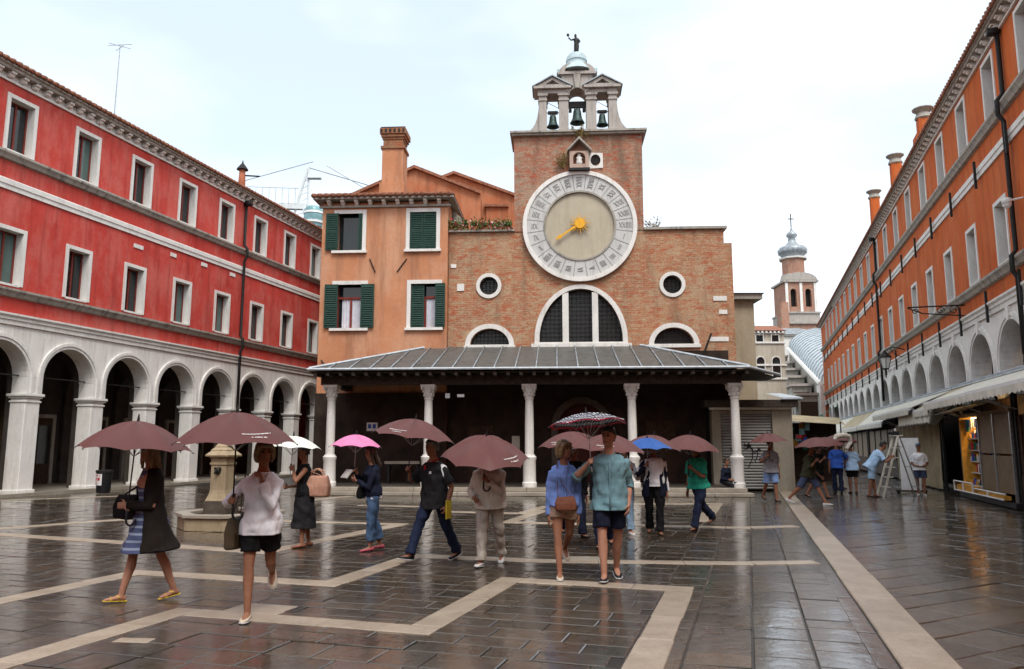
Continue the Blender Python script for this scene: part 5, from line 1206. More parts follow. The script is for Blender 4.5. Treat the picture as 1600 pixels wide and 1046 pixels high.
def person(label, loc, rot, h=1.72, fem=False, lean=4, legs=((18,6),(-16,18)), foot_pitch=(0,0), arms=None, top=None, bottom=None, shoes='black_cloth', skin='skin_fair', hair=('hair_brown','short'), head_yaw=0, head_pitch=0, bulk=1.0, near=True, group='people crossing the square', extra=None, twist=0, lift=0, knee_out=0, collar=None, placket=False):
    """faces local -Y; arms: {'L':(x,y,z,grip,palm normal)} with hand targets in metres relative to the shoulder line; returns (empty, hands)"""
    s = h/1.75; E = empty('person', loc, rot, label, 'person', group)
    X, Y, Zv = Vector((1,0,0)), Vector((0,1,0)), Vector((0,0,1))
    vox = .0105 if near else .014
    # ---- legs
    th, shn = .445*s, .425*s; J = {}
    for sd, (sw, kn), fp in (('L',legs[0],foot_pitch[0]), ('R',legs[1],foot_pitch[1])):
        sx = 1 if sd == 'L' else -1; a, b = rad(sw), rad(sw-kn)
        hip = Vector((sx*.09*s, 0, 0)); knee = hip + Vector((sx*.005+sx*knee_out, -math.sin(a)*th, -math.cos(a)*th)); ank = knee + Vector((-sx*.012-sx*knee_out*.8, -math.sin(b)*shn, -math.cos(b)*shn))
        f = rad(fp); fd = Vector((sx*.12, -math.cos(f), math.sin(f))).normalized(); fu = Vector((0, math.sin(f), math.cos(f)))
        J[sd] = (hip, knee, ank, fd, fu)
    low = 0
    for sd in 'LR':
        hip, knee, ank, fd, fu = J[sd]
        for k_ in (-.065*s, .17*s): low = min(low, (ank + fd*k_ - fu*.075*s).z)
    P0 = Vector((0,0,-low+lift))
    for sd in 'LR':
        J[sd] = tuple(v+P0 if i < 3 else v for i, v in enumerate(J[sd]))
    # ---- torso frame
    lm = Matrix.Rotation(rad(lean), 3, 'X'); tm = Matrix.Rotation(rad(twist), 3, 'Z')
    def T(x, y, z): return P0 + lm @ (tm @ Vector((x*s, y*s, z*s)))
    ax, ay, az = lm @ tm @ X, lm @ tm @ Y, lm @ Zv
    shw = (.158 if fem else .180)*(.5+.5*bulk)
    if fem: prof = [(-.10,.125,.10,0),(-.02,.17,.122,.005),(.06,.168,.12,.005),(.16,.132,.095,0),(.22,.125,.09,-.002),(.31,.145,.108,-.012),(.36,.15,.115,-.018),(.42,.148,.095,-.005),(.462,.118,.075,.0),(.50,.07,.058,.004),(.55,.05,.05,.004)]
    else: prof = [(-.10,.13,.10,0),(-.02,.165,.118,.003),(.06,.165,.115,.0),(.16,.152,.105,-.004),(.24,.155,.108,-.006),(.33,.172,.118,-.008),(.41,.176,.112,-.004),(.455,.145,.09,0),(.497,.085,.07,.004),(.55,.06,.056,.004)]
    sd_ = (hash(label) % 97)*.37 if False else sum(ord(c) for c in label)*.173
    def torso(m, z0=-9, z1=9, off=0., hem=None, flare=0., amp=0.):
        rg = []; cs = []; n_ = 30 if amp else 18
        for z, rx, ry, yo in prof:
            if z < z0-.001 or z > z1: continue
            k = bulk if -.1 < z < .42 else 1
            rg.append(ringv(T(0,yo,z), ax, ay, (rx*k+off)*s, (ry*k+off)*s, n_, 2.35 if off > .01 and z < .3 else 2.15)); cs.append(T(0,yo,z))
        if hem is not None:
            rg.insert(0, ringv(T(0,0,hem), ax, ay, (.168*bulk+off+flare*.6)*s, (.135*bulk+off+flare)*s, n_, 2.4)); cs.insert(0, T(0,0,hem))
        if amp: gloft(m, rg, cs, amp, sd_)
        else: m.loft(rg)
    sh_ = {'L': T(shw,0,.40), 'R': T(-shw,0,.40)}
    hands = {}
    A = dict(L=(.06,-.02,-.58,.35,None), R=(-.06,-.02,-.58,.35,None)); A.update(arms or {})
    elb = {}
    for sd in 'LR':
        sx = 1 if sd == 'L' else -1; hx, hy, hz, gr, pn = A[sd]
        tgt = sh_[sd] + ax*hx + (tm @ Y)*hy + Zv*hz
        hint = Vector((sx*.55, .55, -.6)) if hz > -.45 else Vector((sx*.3, 1, 0))
        e_, w_ = ik(sh_[sd], tgt, .30*s, .265*s, hint); elb[sd] = (e_, w_, gr, pn)
    # ---- body
    m = MB(); torso(m)
    for sd in 'LR':
        hip, knee, ank, fd, fu = J[sd]; k = .94 if fem else 1
        limb(m, [hip+Vector((0,0,.05)), hip.lerp(knee,.25), hip.lerp(knee,.7), knee, knee.lerp(ank,.28)+Vector((0,.012,0)), knee.lerp(ank,.7), ank, ank-fu*.03], [.092*s*k,.088*s*k,.066*s*k,.054*s*k,.058*s*k,.042*s*k,.036*s*k,.036*s*k])
        limb(m, [ank-fd*.05*s-fu*.04*s, ank-fu*.035*s, ank+fd*.07*s-fu*.045*s, ank+fd*.13*s-fu*.055*s, ank+fd*.165*s-fu*.06*s], [(.03*s,.03*s),(.036*s,.036*s),(.04*s,.026*s),(.04*s,.018*s),(.025*s,.012*s)], 10)
        e_, w_, gr, pn = elb[sd]; s_ = sh_[sd]
        limb(m, [s_-ax*(.05 if sd == 'L' else -.05)*s, s_, s_.lerp(e_,.5), e_, e_.lerp(w_,.3), e_.lerp(w_,.75), w_], [x*s*k for x in (.05,.052,.045,.038,.040,.030,.025)])
        d = (w_-e_).normalized()
        if pn is None: pn = Vector((-1 if sd == 'L' else 1, 0, 0))
        if gr > .7: hd_ = (d*.55 + Vector((0,-.6,.25))).normalized() if d.z > .3 else d
        else: hd_ = d
        hand(m, w_, hd_, pn, gr, s, 1 if sd == 'L' else -1)
        hands[sd] = w_ + hd_*.075*s + Vector(pn).normalized()*.022*s
    # neck and head
    nk = T(0,.006,.53); hm = Matrix.Rotation(rad(head_yaw), 3, 'Z') @ Matrix.Rotation(rad(head_pitch+lean*.3), 3, 'X'); hc = T(0,-.012,.535) + Vector((0,-.0,0)) + (az*.55+Zv*.45)*.17*s
    limb(m, [T(0,.008,.46), T(0,.006,.53), hc-Zv*.06*s], [.062*s,.054*s*(.92 if fem else 1),.054*s])
    def H(x, y, z): return hc + hm @ Vector((x*s, y*s, z*s))
    hx_, hy_ = hm @ X, hm @ Y
    m.loft([ringv(H(0,yo,z), hx_, hy_, rx*s, ry*s, 16) for z,rx,ry,yo in ((-.112,.026,.026,-.062),(-.098,.044,.046,-.045),(-.07,.058,.066,-.025),(-.03,.066,.084,-.008),(.01,.071,.091,0),(.05,.074,.094,.004),(.085,.066,.084,.008),(.108,.045,.06,.01),(.118,.02,.03,.01))])
    m.loft([ringv(H(0,y,z), hx_, hm @ Zv, r*s, r*1.2*s, 8) for y,z,r in ((-.085,.012,.009),(-.1,-.012,.012),(-.107,-.028,.014),(-.092,-.036,.012))])
    for sx in (-1,1): m.loft([ringv(H(sx*.072,.012,z), hx_, hy_, .012*s, r*s, 8) for z,r in ((-.03,.012),(-.01,.02),(.015,.022),(.03,.014))])
    m.loft([ringv(H(0,-.078,z), hx_, hy_, .03*s, .014*s, 8) for z in (-.064,-.056)])
    soft(m.build('body', skin, E, fix=False), vox, 2)
    if near:
        for sx in (-1,1):
            m = MB(); m.ball((0,0,0),(.016*s,.008*s,.0095*s), 8, 6); o = m.build('eye', 'black_cloth', E, smooth=True); o.location = H(sx*.03,-.083,.012); o.rotation_euler = (0,0,rad(head_yaw))
        for sx in (-1,1):
            m = MB(); m.tube([H(sx*.012,-.089,.033),H(sx*.032,-.086,.040),H(sx*.05,-.072,.034)], .005*s, 6); m.build('eyebrow', 'hair_brown', E, smooth=True)
        m = MB(); m.ball((0,0,0),(.024*s,.008*s,.008*s), 8, 6); o = m.build('lips', 'lip_red', E, smooth=True); o.location = H(0,-.091,-.061); o.rotation_euler = (0,0,rad(head_yaw))
    # ---- hair
    hcol, hst = hair
    m = MB(); o_ = .012
    if hst == 'cap':
        m.loft([ringv(H(0,.006,z), hx_, hy_, rx*s, ry*s, 16) for z,rx,ry in ((.035,.082,.102),(.06,.082,.102),(.095,.07,.088),(.122,.03,.04))]); m.loft([ringv(H(0,-.12,z), hx_, hy_, .07*s, .06*s, 12) for z in (.038,.05)])
    else:
        m.loft([ringv(H(0,yo,z), hx_, hy_, rx*s, ry*s, 16) for z,rx,ry,yo in ((-.055,.058,.05,.048),(-.02,.076,.066,.04),(.02,.083,.078,.03),(.055,.085,.094,.014),(.085,.078,.096,.008),(.112,.058,.074,.01),(.132,.028,.036,.012))])
    if hst == 'long':
        m.loft([ringv(H(0,yo,z), hx_, hy_, rx*s, ry*s, 14) for z,rx,ry,yo in ((.03,.085,.06,.045),(-.06,.092,.055,.055),(-.14,.095,.05,.07),(-.22,.09,.045,.085),(-.29,.07,.035,.09))])
        for sx in (-1,1): m.tube([H(sx*.068,-.02,.05),H(sx*.08,-.025,-.03),H(sx*.082,-.03,-.12),H(sx*.085,-.02,-.2)], [.022*s,.026*s,.024*s,.012*s], 8)
    if hst == 'bob':
        m.loft([ringv(H(0,yo,z), hx_, hy_, rx*s, ry*s, 14) for z,rx,ry,yo in ((.05,.088,.085,.025),(-.02,.094,.075,.04),(-.08,.088,.062,.045),(-.115,.07,.05,.04))])
        for sx in (-1,1): m.tube([H(sx*.05,-.075,.075),H(sx*.078,-.045,.03),H(sx*.086,-.03,-.04),H(sx*.08,-.02,-.1)], [.022*s,.026*s,.026*s,.014*s], 8)
        m.tube([H(-.06,-.075,.07),H(0,-.095,.082),H(.06,-.075,.07)], .018*s, 8)
    if hst == 'bun':
        m.ball(H(0,.105,.05), .045*s)
    soft(m.build('hair' if hst != 'cap' else 'cap', hcol, E, fix=False), vox, 1, .012 if hst != 'cap' else 0, wr2)
    # ---- top: (material, sleeve, hem z, offset, flare)
    if top:
        mt, slv, hem, off, flare = top; m = MB(); torso(m, max(hem,-.1)+.02, .502, off, hem, flare, .026)
        for sd in 'LR':
            if slv == 'none': continue
            e_, w_, gr, pn = elb[sd]; s_ = sh_[sd]; ins = s_ - ax*(.06 if sd == 'L' else -.06)*s
            k = .9 if fem else 1
            if slv == 'short': glimb(m, [ins, s_, s_.lerp(e_,.45), s_.lerp(e_,.78)], [x*s*k for x in (.054,.057,.061,.066)], .016, sd_)
            elif slv == 'elbow': glimb(m, [ins, s_, s_.lerp(e_,.5), e_, e_.lerp(w_,.18)], [x*s*k for x in (.054,.057,.058,.055,.054)], .018, sd_)
            else: glimb(m, [ins, s_, s_.lerp(e_,.5), e_, e_.lerp(w_,.45), e_.lerp(w_,.93)], [x*s*k for x in (.054,.057,.057,.053,.048,.040)], .018, sd_)
        soft(m.build('top', mt, E, fix=False), vox, 1)
        if collar:
            m = MB()
            for sx in (-1,1): m.tube([T(0,.075,.535), T(sx*.06,.045,.525), T(sx*.062,-.03,.50), T(sx*.03,-.085,.465), T(sx*.006,-.115,.43)], [(.012,.028)]*5, 8)
            m.build('collar', mt if collar is True else collar, E, smooth=True, fix=False)
        if placket:
            m = MB(); pts = [T(0,yo-ry*bulk-off-.012,z) for z,rx,ry,yo in prof if .0 < z < .44]; m.tube([T(0,-.122*bulk-off-flare-.03,hem+.02)]+pts, [(.013,.005)]*(len(pts)+1), 6); m.build('placket', mt, E, smooth=True, fix=False)
    # ---- bottom: (kind, material, length)
    if bottom:
        kind, mt, ln = bottom; m = MB()
        if kind in ('trousers','shorts'):
            torso(m, -.1, .10, .004)
            for sd in 'LR':
                hip, knee, ank, fd, fu = J[sd]
                if kind == 'shorts': glimb(m, [hip+Vector((0,0,.05)), hip.lerp(knee,.3), hip.lerp(knee,ln)], [.102*s,.100*s,.094*s], .018, sd_)
                else: glimb(m, [hip+Vector((0,0,.05)), hip.lerp(knee,.3), hip.lerp(knee,.75), knee, knee.lerp(ank,.4), knee.lerp(ank,.8), knee.lerp(ank,ln)], [x*s for x in (.100,.096,.078,.068,.068,.066,.074)], .022, sd_)
        else:                                 # skirt or dress
            kL, kR = J['L'][1], J['R'][1]; hz_ = P0.z - ln*s; rg = [ringv(T(0,0,.14), ax, ay, .145*s*bulk, .11*s*bulk, 18)]
            mid = (kL+kR)/2; spread = abs(kL.y-kR.y)/2
            for f in (.0,.3,.6,.85,1.0):
                z = P0.z + .02 - f*(ln+.02)*s; c = Vector((P0.x*(1-f)+mid.x*f, (P0.y)*(1-f)+mid.y*f*.8, z)); rg.append(ringv(c, X, Y, (.178+.03*f)*s, (.132+.05*f)*s + spread*f*.75, 18))
            rg = [[Vector(p) for p in r] for r in rg]; gloft(m, rg, [sum(r, Vector())/18 for r in rg], .03, sd_)
        soft(m.build('trousers' if kind == 'trousers' else kind, mt, E, fix=False), vox, 1)
    # ---- shoes
    for sd in 'LR':
        hip, knee, ank, fd, fu = J[sd]; m = MB(); sd2 = fd.cross(fu).normalized()
        def ft(a, b, rx, rz): return ringv(ank+fd*a*s-fu*b*s, sd2, fu, rx*s, rz*s, 12)
        if shoes == 'yellow_strap': m.loft([ft(-.07,.068,.032,.008),ft(0,.068,.036,.008),(ft(.1,.07,.042,.008)),ft(.18,.07,.03,.007)]); m.tube([ank+fd*.02*s-fu*.03*s+sd2*.04*s, ank+fd*.05*s-fu*.015*s, ank+fd*.02*s-fu*.03*s-sd2*.04*s], .012*s, 6); m.tube([ank+fd*.1*s-fu*.055*s+sd2*.038*s, ank+fd*.1*s-fu*.03*s, ank+fd*.1*s-fu*.055*s-sd2*.038*s], .012*s, 6)
        else: m.loft([ft(-.075,.045,.02,.028),ft(-.05,.04,.038,.036),ft(.0,.042,.042,.034),ft(.06,.05,.047,.027),(ft(.12,.056,.048,.021)),ft(.165,.062,.036,.014),ft(.185,.066,.018,.009)])
        soft(m.build('shoe', shoes, E, fix=False), .008, 1)
        if shoes in ('white_shoe','cream_shoe','charcoal_cloth'):
            m = MB(); m.loft([[p-fu*0 for p in ft(a,.073,r,.008)] for a,r in ((-.08,.02),(-.05,.04),(0,.044),(.06,.049),(.12,.05),(.17,.038),(.19,.018))]); m.build('sole', 'white_shoe', E, smooth=True, fix=False)
    hw = {k: (E.matrix_basis if False else Matrix.Translation(Vector(loc)) @ Matrix.Rotation(rot,4,'Z')) @ v for k, v in hands.items()}
    J['T'] = T; J['E'] = E; J['s'] = s; J['hands'] = hands; J['H'] = H; J['ax'] = ax; J['ay'] = ay
    J['W'] = Matrix.Translation(Vector(loc)) @ Matrix.Rotation(rot,4,'Z')
    return J, hw
plain('lip_red', (.30, .08, .07), .5, .1, 20)
def umbrella(label, grip, R=.56, up=.82, drop=.30, tilt=(0,0), mat_='brolly_brown', spin=0., text=None, rim=None, small=False, hook=True, group='open umbrellas', down=.13):
    """origin at the gripping hand, shaft along local z; apex at z=up"""
    U = empty('umbrella', grip, 0, label, 'umbrella', group); U.rotation_euler = (tilt[0], tilt[1], spin)
    n, per = 8, 6; N_ = n*per; rings = []
    fr = [0,.12,.28,.45,.62,.8,.92,1.0]
    for f in fr:
        rg = []
        for i in range(N_):
            ph = (i%per)/per; sag = math.sin(PI*ph); a = 2*PI*i/N_
            r = R*f*(1-.075*sag*f**1.6); z = up - drop*(f**1.9) - sag*.034*math.sin(PI*f) + sag*.026*f**4
            rg.append((r*math.cos(a), r*math.sin(a), z))
        rings.append(rg)
    m = MB(); vs = [p for r in rings[1:] for p in r] + [(0,0,up)]; k = len(rings)-1
    m.add(vs, [(j*N_+i, j*N_+(i+1)%N_, (j+1)*N_+(i+1)%N_, (j+1)*N_+i) for j in range(k-1) for i in range(N_)] + [(k*N_, (i+1)%N_, i) for i in range(N_)])
    cn = m.build('canopy', mat_, U, auto=28, fix=False)
    if rim:
        m = MB(); A_, B2 = rings[-2], rings[-1]; m.add([Vector(p)*1.0+Vector((p[0],p[1],0))*.006 for p in A_]+[Vector(p)+Vector((p[0],p[1],0))*.006-Vector((0,0,.012)) for p in B2], [(i,(i+1)%N_,(i+1)%N_+N_,i+N_) for i in range(N_)]); m.build('rim_band', rim, cn, fix=False)
    for i in range(n):
        a = 2*PI*i/n; pts = [(R*f*math.cos(a), R*f*math.sin(a), up-drop*(f**1.9)-.008) for f in (.02,.3,.6,.85,1.0)]
        m = MB(); m.tube(pts, .0035, 5); rb = m.build('rib', 'steel', U, fix=False)
        m = MB(); q_ = pts[2]; m.tube([(0.012*math.cos(a),.012*math.sin(a),up-.3*R/.56-.06), q_], .003, 5); m.build('strut', 'steel', rb, fix=False)
        m = MB(); m.ball((pts[-1][0]*1.01,pts[-1][1]*1.01,pts[-1][2]), .008, 6, 5); m.build('rib_tip', 'black_plastic', rb)
    m = MB(); m.tube([(0,0,up+.01),(0,0,-down)], .0075 if not small else .006, 8); m.build('shaft', 'black_plastic' if not small else 'steel', U)
    m = MB(); m.tube([(0,0,up-.01),(0,0,up+.05),(0,0,up+.075)], [.018,.009,.005], 8); m.build('ferrule', 'black_plastic', U)
    if hook:
        m = MB(); m.tube([(0,0,.06),(0,0,-down)] + [(.045-.045*math.cos(t*PI/6), 0, -down-.05*math.sin(t*PI/6)) for t in range(1,7)] + [(.09,0,-down+.02)], .012, 8); m.build('handle', 'black_plastic', U, smooth=True)
    else:
        m = MB(); m.tube([(0,0,.05),(0,0,-.06)], [.014,.017], 8); m.build('handle', 'black_plastic', U, smooth=True)
    if text is not None:
        # small two-line white print on one panel
        a0 = text; fw = .80
        for (f, wd, seed) in ((.80,.30,1),(.88,.16,2)):
            m = MB(); r_ = random.Random(seed); x = -wd/2
            while x < wd/2:
                cw = r_.uniform(.007,.013); a1 = a0 + x/(R*f)
                if r_.random() < .84:
                    ps = []
                    for (dx, df) in ((0,.022),(cw*.62,.022),(cw*.62,-.022),(0,-.022)):
                        aa = a1+dx/(R*f); f2 = f+df*(.45 if r_.random() < .7 else .6); ph = ((aa/(2*PI/n))%1); sag = math.sin(PI*ph); rr_ = R*f2*(1-.075*sag*f2**1.6)+.003; zz = up-drop*(f2**1.9)-sag*.034*math.sin(PI*f2)+sag*.026*f2**4+.004
                        ps.append((rr_*math.cos(aa), rr_*math.sin(aa), zz))
                    m.add(ps, [(0,1,2,3)])
                x += cw
            m.build('print_line', 'white_paint', cn, fix=False)
    return U
def W_(J, v): return tuple(J['W'] @ Vector(v))
def bag(name, label, J, c, sx, sy, sz, mat_, strap=None, cat='bag', rz=0., taper=.85, handles=False):
    """soft bag hanging at local point c of a person; strap runs to a shoulder point"""
    E = empty(name, W_(J, c), J['W'].to_euler().z+rz, label, cat)
    m = MB(); m.loft([[(x*sx/2*k, y*sy/2*k2, z) for x,y in ((-1,-.6),(-.9,-1),(.9,-1),(1,-.6),(1,.6),(.9,1),(-.9,1),(-1,.6))] for z,k,k2 in ((-sz/2,.86,.7),(-sz/2+.02,.96,.95),(0,1,1),(sz/2-.03,taper,.7),(sz/2,taper*.97,.35))])
    soft(m.build('pouch', mat_, E, fix=False), .009, 2, .012, wr)
    if handles:
        for y in (-.04,.04):
            m = MB(); m.tube([(-sx*.25,y*.6,sz/2-.03),(-sx*.2,y,sz/2+.07),(0,y,sz/2+.11),(sx*.2,y,sz/2+.07),(sx*.25,y*.6,sz/2-.03)], .011, 6); m.build('handle', mat_, E, smooth=True)
    if strap:
        inv = E.matrix_basis if False else (Matrix.Translation(E.location) @ Matrix.Rotation(E.rotation_euler.z,4,'Z')).inverted()
        pts = [(sx*.35,0,sz/2-.03)] + [inv @ Vector(W_(J, p)) for p in strap] + [(-sx*.35,0,sz/2-.03)]
        m = MB(); m.tube(pts, [(.012,.004)]*len(pts), 6); m.build('strap', mat_, E)
    return E
GA = rad(-75)
# --- 1 woman in dark coat, walking left
J, hw = person('woman in dark coat over striped dress walking left under brown umbrella', (-3.93,8.52,0), rad(-48), 1.70, True, 3, ((-15,8),(15,2)), (-6,6), {'R':(.14,-.17,-.30,1.3,(1,0,0)),'L':(-.12,-.22,-.28,.8,(-1,0,0))}, None, ('dress','striped_dress',.40), 'yellow_strap', 'skin_fair', ('hair_blonde','long'), 15)
E = J['E']; T = J['T']; s = J['s']
m = MB(); m.loft([ringv(T(0,.0,z), J['ax'], J['ay'], rx*s, ry*s, 18) for z,rx,ry in ((.08,.155,.118),(.2,.14,.108),(.35,.158,.122),(.5,.1,.075))]); soft(m.build('bodice', 'striped_dress', E, fix=False), .011, 2, .01)
# open coat: shell round the back and sides
def coat(J, mat_, hem, open_=.95, flare=.09, sleeves=True, fem=True, shift=0.):
    T = J['T']; s = J['s']; rg = []; n = 26
    for z, rx, ry, yo in ((.51,.085,.078,.01),(.465,.14,.098,.01),(.42,.172,.115,.01),(.36,.175,.135,.0),(.2,.168,.132,.0),(.05,.195,.15,.0),(-.12,.215,.17,.005),(-.3,.225+flare*.5,.19+flare*.5,.02),(hem,.235+flare,.20+flare,.03)):
        for o_ in (1,):
            rg.append([T(0,yo,z) + J['ax']*(rx*s*math.sin(t)) - J['ay']*(ry*s*math.cos(t)) for t in [open_+shift+(2*PI-2*open_)*i/n for i in range(n+1)]])
    m = MB(); k = n+1; m.add([p for r in rg for p in r], [(j*k+i,j*k+i+1,(j+1)*k+i+1,(j+1)*k+i) for j in range(len(rg)-1) for i in range(n)])
    o = m.build('coat', mat_, J['E'], smooth=True, fix=False); sd = o.modifiers.new('thick','SOLIDIFY'); sd.thickness = .014; sb_ = o.modifiers.new('sub','SUBSURF'); sb_.levels = 1; sb_.render_levels = 2
    d = o.modifiers.new('folds','DISPLACE'); d.texture = wr; d.strength = .03; d.texture_coords = 'LOCAL'
    return o
coat(J, 'dark_brown', -.38, .80)
def sleeves(J, hw_, mat_, elbows):
    m = MB(); s = J['s']
    for sd in 'LR':
        sx = 1 if sd == 'L' else -1; s_ = J['T'](sx*.165,0,.40); w_ = J['hands'][sd]; e_, w2 = ik(s_, w_, .30*s, .33*s, Vector((sx*.55,.55,-.6)))
        limb(m, [s_-J['ax']*.05*sx, s_, s_.lerp(e_,.5), e_, e_.lerp(w2,.4), e_.lerp(w2,.72)], [x*s for x in (.058,.066,.064,.060,.056,.052)])
    soft(m.build('sleeves', mat_, J['E'], fix=False), .011, 2, .016)
sleeves(J, hw, 'dark_brown', None)
umbrella('plain brown umbrella of the woman in the dark coat, leftmost in the square', hw['R'], .58, .92, .31, (0,.05), 'brolly_brown', .3, text=-.05)
bag('shoulder_bag', 'slouchy black bag on the arm of the woman in the dark coat', J, (-.20,-.16,.98), .36, .14, .26, 'black_cloth', [(-.17,-.06,1.25),(-.16,.03,1.28)], rz=.4)
# --- 2 woman in white cardigan
J, hw = person('woman in white cardigan and black shorts striding forward under a brown umbrella', (-2.46,7.72,0), rad(12), 1.68, True, 2, ((-18,52),(9,3)), (-40,2), {'R':(-.12,-.18,-.17,1.3,(1,-.2,0)),'L':(-.14,-.20,.02,.9,(-1,-.3,0))}, ('lilac_knit','long',-.12,.022,.0), ('shorts','black_cloth',.66), 'cream_shoe', 'skin_tan', ('hair_blonde','bob'), 20, 8, 1.04)
m = MB(); T = J['T']
for sx in (-1,1): m.tube([T(sx*.06,-.1,.49),T(sx*.03,-.142,.40),T(0,-.15,.3)], .014, 6)
m.build('collar', 'white_cloth', J['E'], smooth=True)
umbrella('brown umbrella with white print held by the woman in the white cardigan', hw['R'], .56, .83, .30, (0.03,.0), 'brolly_brown', .25, text=-1.05+.0)
bag('shoulder_bag', 'olive leather bag hanging at the side of the woman in white', J, (-.24,.02,.80), .26, .11, .30, 'olive_leather', [(-.19,-.02,1.2),(-.17,.03,1.36)], rz=1.2)
# --- 3 woman in black dress, white umbrella
J, hw = person('woman in long black dress standing in profile under a white umbrella', (-3.40,12.85,0), rad(-70), 1.62, True, 3, ((4,4),(-4,6)), (0,0), {'L':(-.04,-.18,.0,1.2,(-1,0,0)),'R':(.05,-.24,-.28,.9,(1,0,0))}, ('black_cloth','none',-.05,.016,.0), ('dress','charcoal_cloth',.62), 'brown_leather', 'skin_tan', ('hair_black','bun'), 0, 10)
umbrella('white umbrella of the woman in the long black dress', hw['L'], .46, .50, .20, (0,0.05), 'brolly_white', .2, small=True, hook=False)
bag('tote_bag', 'large blush tote bag on the arm of the woman in black', J, (.16,.18,.98), .44, .16, .34, 'blush_leather', [(.14,.06,1.22),(.12,.0,1.3)], handles=True, rz=rad(55))
# --- 4 girl with pink umbrella
J, hw = person('woman in navy cardigan and cropped jeans reading a guidebook under pink umbrella', (-2.21,12.45,0), rad(-68), 1.62, True, 4, ((6,6),(-6,10)), (0,0), {'R':(.06,-.22,-.04,1.3,(1,0,.2)),'L':(-.12,-.25,-.16,1.0,(-.6,0,.8))}, ('navy_cloth','long',-.03,.024,.0), ('trousers','denim',.72), 'pink_shoe', 'skin_fair', ('hair_brown','long'), 8, 14)
umbrella('small pink umbrella with a dangling strap', hw['R'], .42, .56, .20, (0,.03), 'brolly_pink', .4, small=True, hook=False)
bk_ = empty('guidebook', W_(J, J['hands']['L']+Vector((-.01,-.05,.06))), rad(-68), 'open grey guidebook in the hands of the woman under the pink umbrella', 'book'); m = MB(); m.obox((0,-.04,0),.2,.02,.15,rx=-.7,rz=.3); m.obox((0,-.03,.015),.19,.02,.14,rx=-.7,rz=.3); m.build('pages', 'paper', bk_)
m = MB(); m.loft([ringv(J['T'](0,0,z), J['ax'], J['ay'], r, r*.75, 14) for z,r in ((-.08,.19),(.02,.175),(.05,.17))]); soft(m.build('shirt_hem', 'white_cloth', J['E'], fix=False), .011, 1)
bag('hip_bag', 'small black hip bag worn by the woman under the pink umbrella', J, (-.05,-.19,.90), .24, .10, .19, 'black_cloth', [(.1,-.13,1.2),(.16,-.02,1.36)])
# --- 5 man in dark polo striding left
J, hw = person('man in charcoal polo with white shoulder panel striding left', (-1.12,11.38,0), rad(-42), 1.76, False, 5, ((-20,10),(28,4)), (-14,10), {'R':(-.04,-.26,-.04,1.3,(1,0,0)),'L':(.06,.04,-.52,.7,(-1,0,0))}, ('charcoal_cloth','short',-.16,.03,.02), ('trousers','dark_denim',1.0), 'charcoal_cloth', 'skin_tan', ('hair_grey','short'), -20, 8, 1.12, collar='red_cloth')
T = J['T']; m = MB(); m.loft([ringv(T(.178,0,.44+.0), J['ay'], Vector((0,0,1)), .03, .03, 10), ringv(T(.225,0,.40), J['ay'], Vector((0,0,1)), .06, .05, 10), ringv(T(.24,.01,.30), J['ay'], Vector((0,0,1)), .055, .04, 10)]); m.build('shoulder_panel', 'white_cloth', J['E'], smooth=True)
m = MB(); m.obox(T(.08,-.158,.36),.075,.012,.035); m.build('name_badge', 'white_cloth', J['E'])
m = MB(); m.obox(T(-.005,-.155,.40),.03,.02,.12,rx=.1); m.build('placket', 'red_cloth', J['E'])
umbrella('high brown umbrella of the man in the charcoal polo', (hw['R'][0]+.0,hw['R'][1],hw['R'][2]), .60, .72, .27, (.02,.14), 'brolly_brown', .0, text=-1.95)
yb = empty('yellow_folder', W_(J, J['hands']['L']+Vector((.05,.03,-.02))), rad(-20), 'yellow folder carried low by the man in the charcoal polo', 'folder'); m = MB(); m.obox((0,0,.04),.02,.16,.26); m.build('cover', 'yellow_plastic', yb)
# --- 6 man in beige
J, hw = person('man in beige jacket and pale trousers with his head hidden by his umbrella', (-.30,11.0,0), rad(-14), 1.66, False, 7, ((-14,16),(16,4)), (-16,6), {'L':(-.14,-.24,-.10,1.3,(-1,0,0)),'R':(.0,-.16,-.34,.8,(1,0,0))}, ('beige_cloth','long',-.10,.036,.02), ('trousers','stone_cloth',1.0), 'white_shoe', 'skin_tan', ('hair_grey','short'), 0, 18, 1.1, collar=True)
umbrella('brown umbrella tilted low over the face of the man in beige', hw['L'], .60, .60, .30, (.28,.02), 'brolly_brown', .15, text=-.82)
# --- 7 and 8 the couple
J, hw = person('woman in blue shirt and tan shorts walking beside the tall man', (.66,9.98,0), rad(4), 1.70, True, 2, ((-24,34),(12,2)), (-30,4), {'L':(.03,.02,-.54,.5,None),'R':(-.04,.0,-.55,.5,None)}, ('shirt_blue','long',-.02,.028,.01), ('shorts','tan_shorts',.42), 'cream_shoe', 'skin_tan', ('hair_blonde','bob'), 45, 0, collar=True, placket=True)
bag('belt_bag', 'brown leather crossbody bag at the waist of the woman in the blue shirt', J, (.0,-.17,.92), .27, .09, .17, 'brown_leather', [(-.06,-.16,1.2),(-.1,-.06,1.45)])
J, hw = person('tall man in teal shirt and dark shorts holding the dotted umbrella', (1.22,9.82,0), rad(-4), 1.86, False, 2, ((-10,12),(14,3)), (-12,5), {'R':(-.08,-.20,-.02,1.3,(1,-.2,0)),'L':(.04,-.02,-.52,.5,None)}, ('shirt_teal','elbow',-.14,.03,.025), ('shorts','navy_cloth',.80), 'charcoal_cloth', 'skin_fair', ('hair_black','short'), -25, 0, 1.02, collar=True, placket=True)
U = umbrella('dark dotted umbrella with red rim shared by the walking couple', (hw['R'][0],hw['R'][1]+.04,hw['R'][2]), .50, .60, .15, (-.10,-.06), 'brolly_dots', .2, rim='brolly_red', small=True, hook=False)
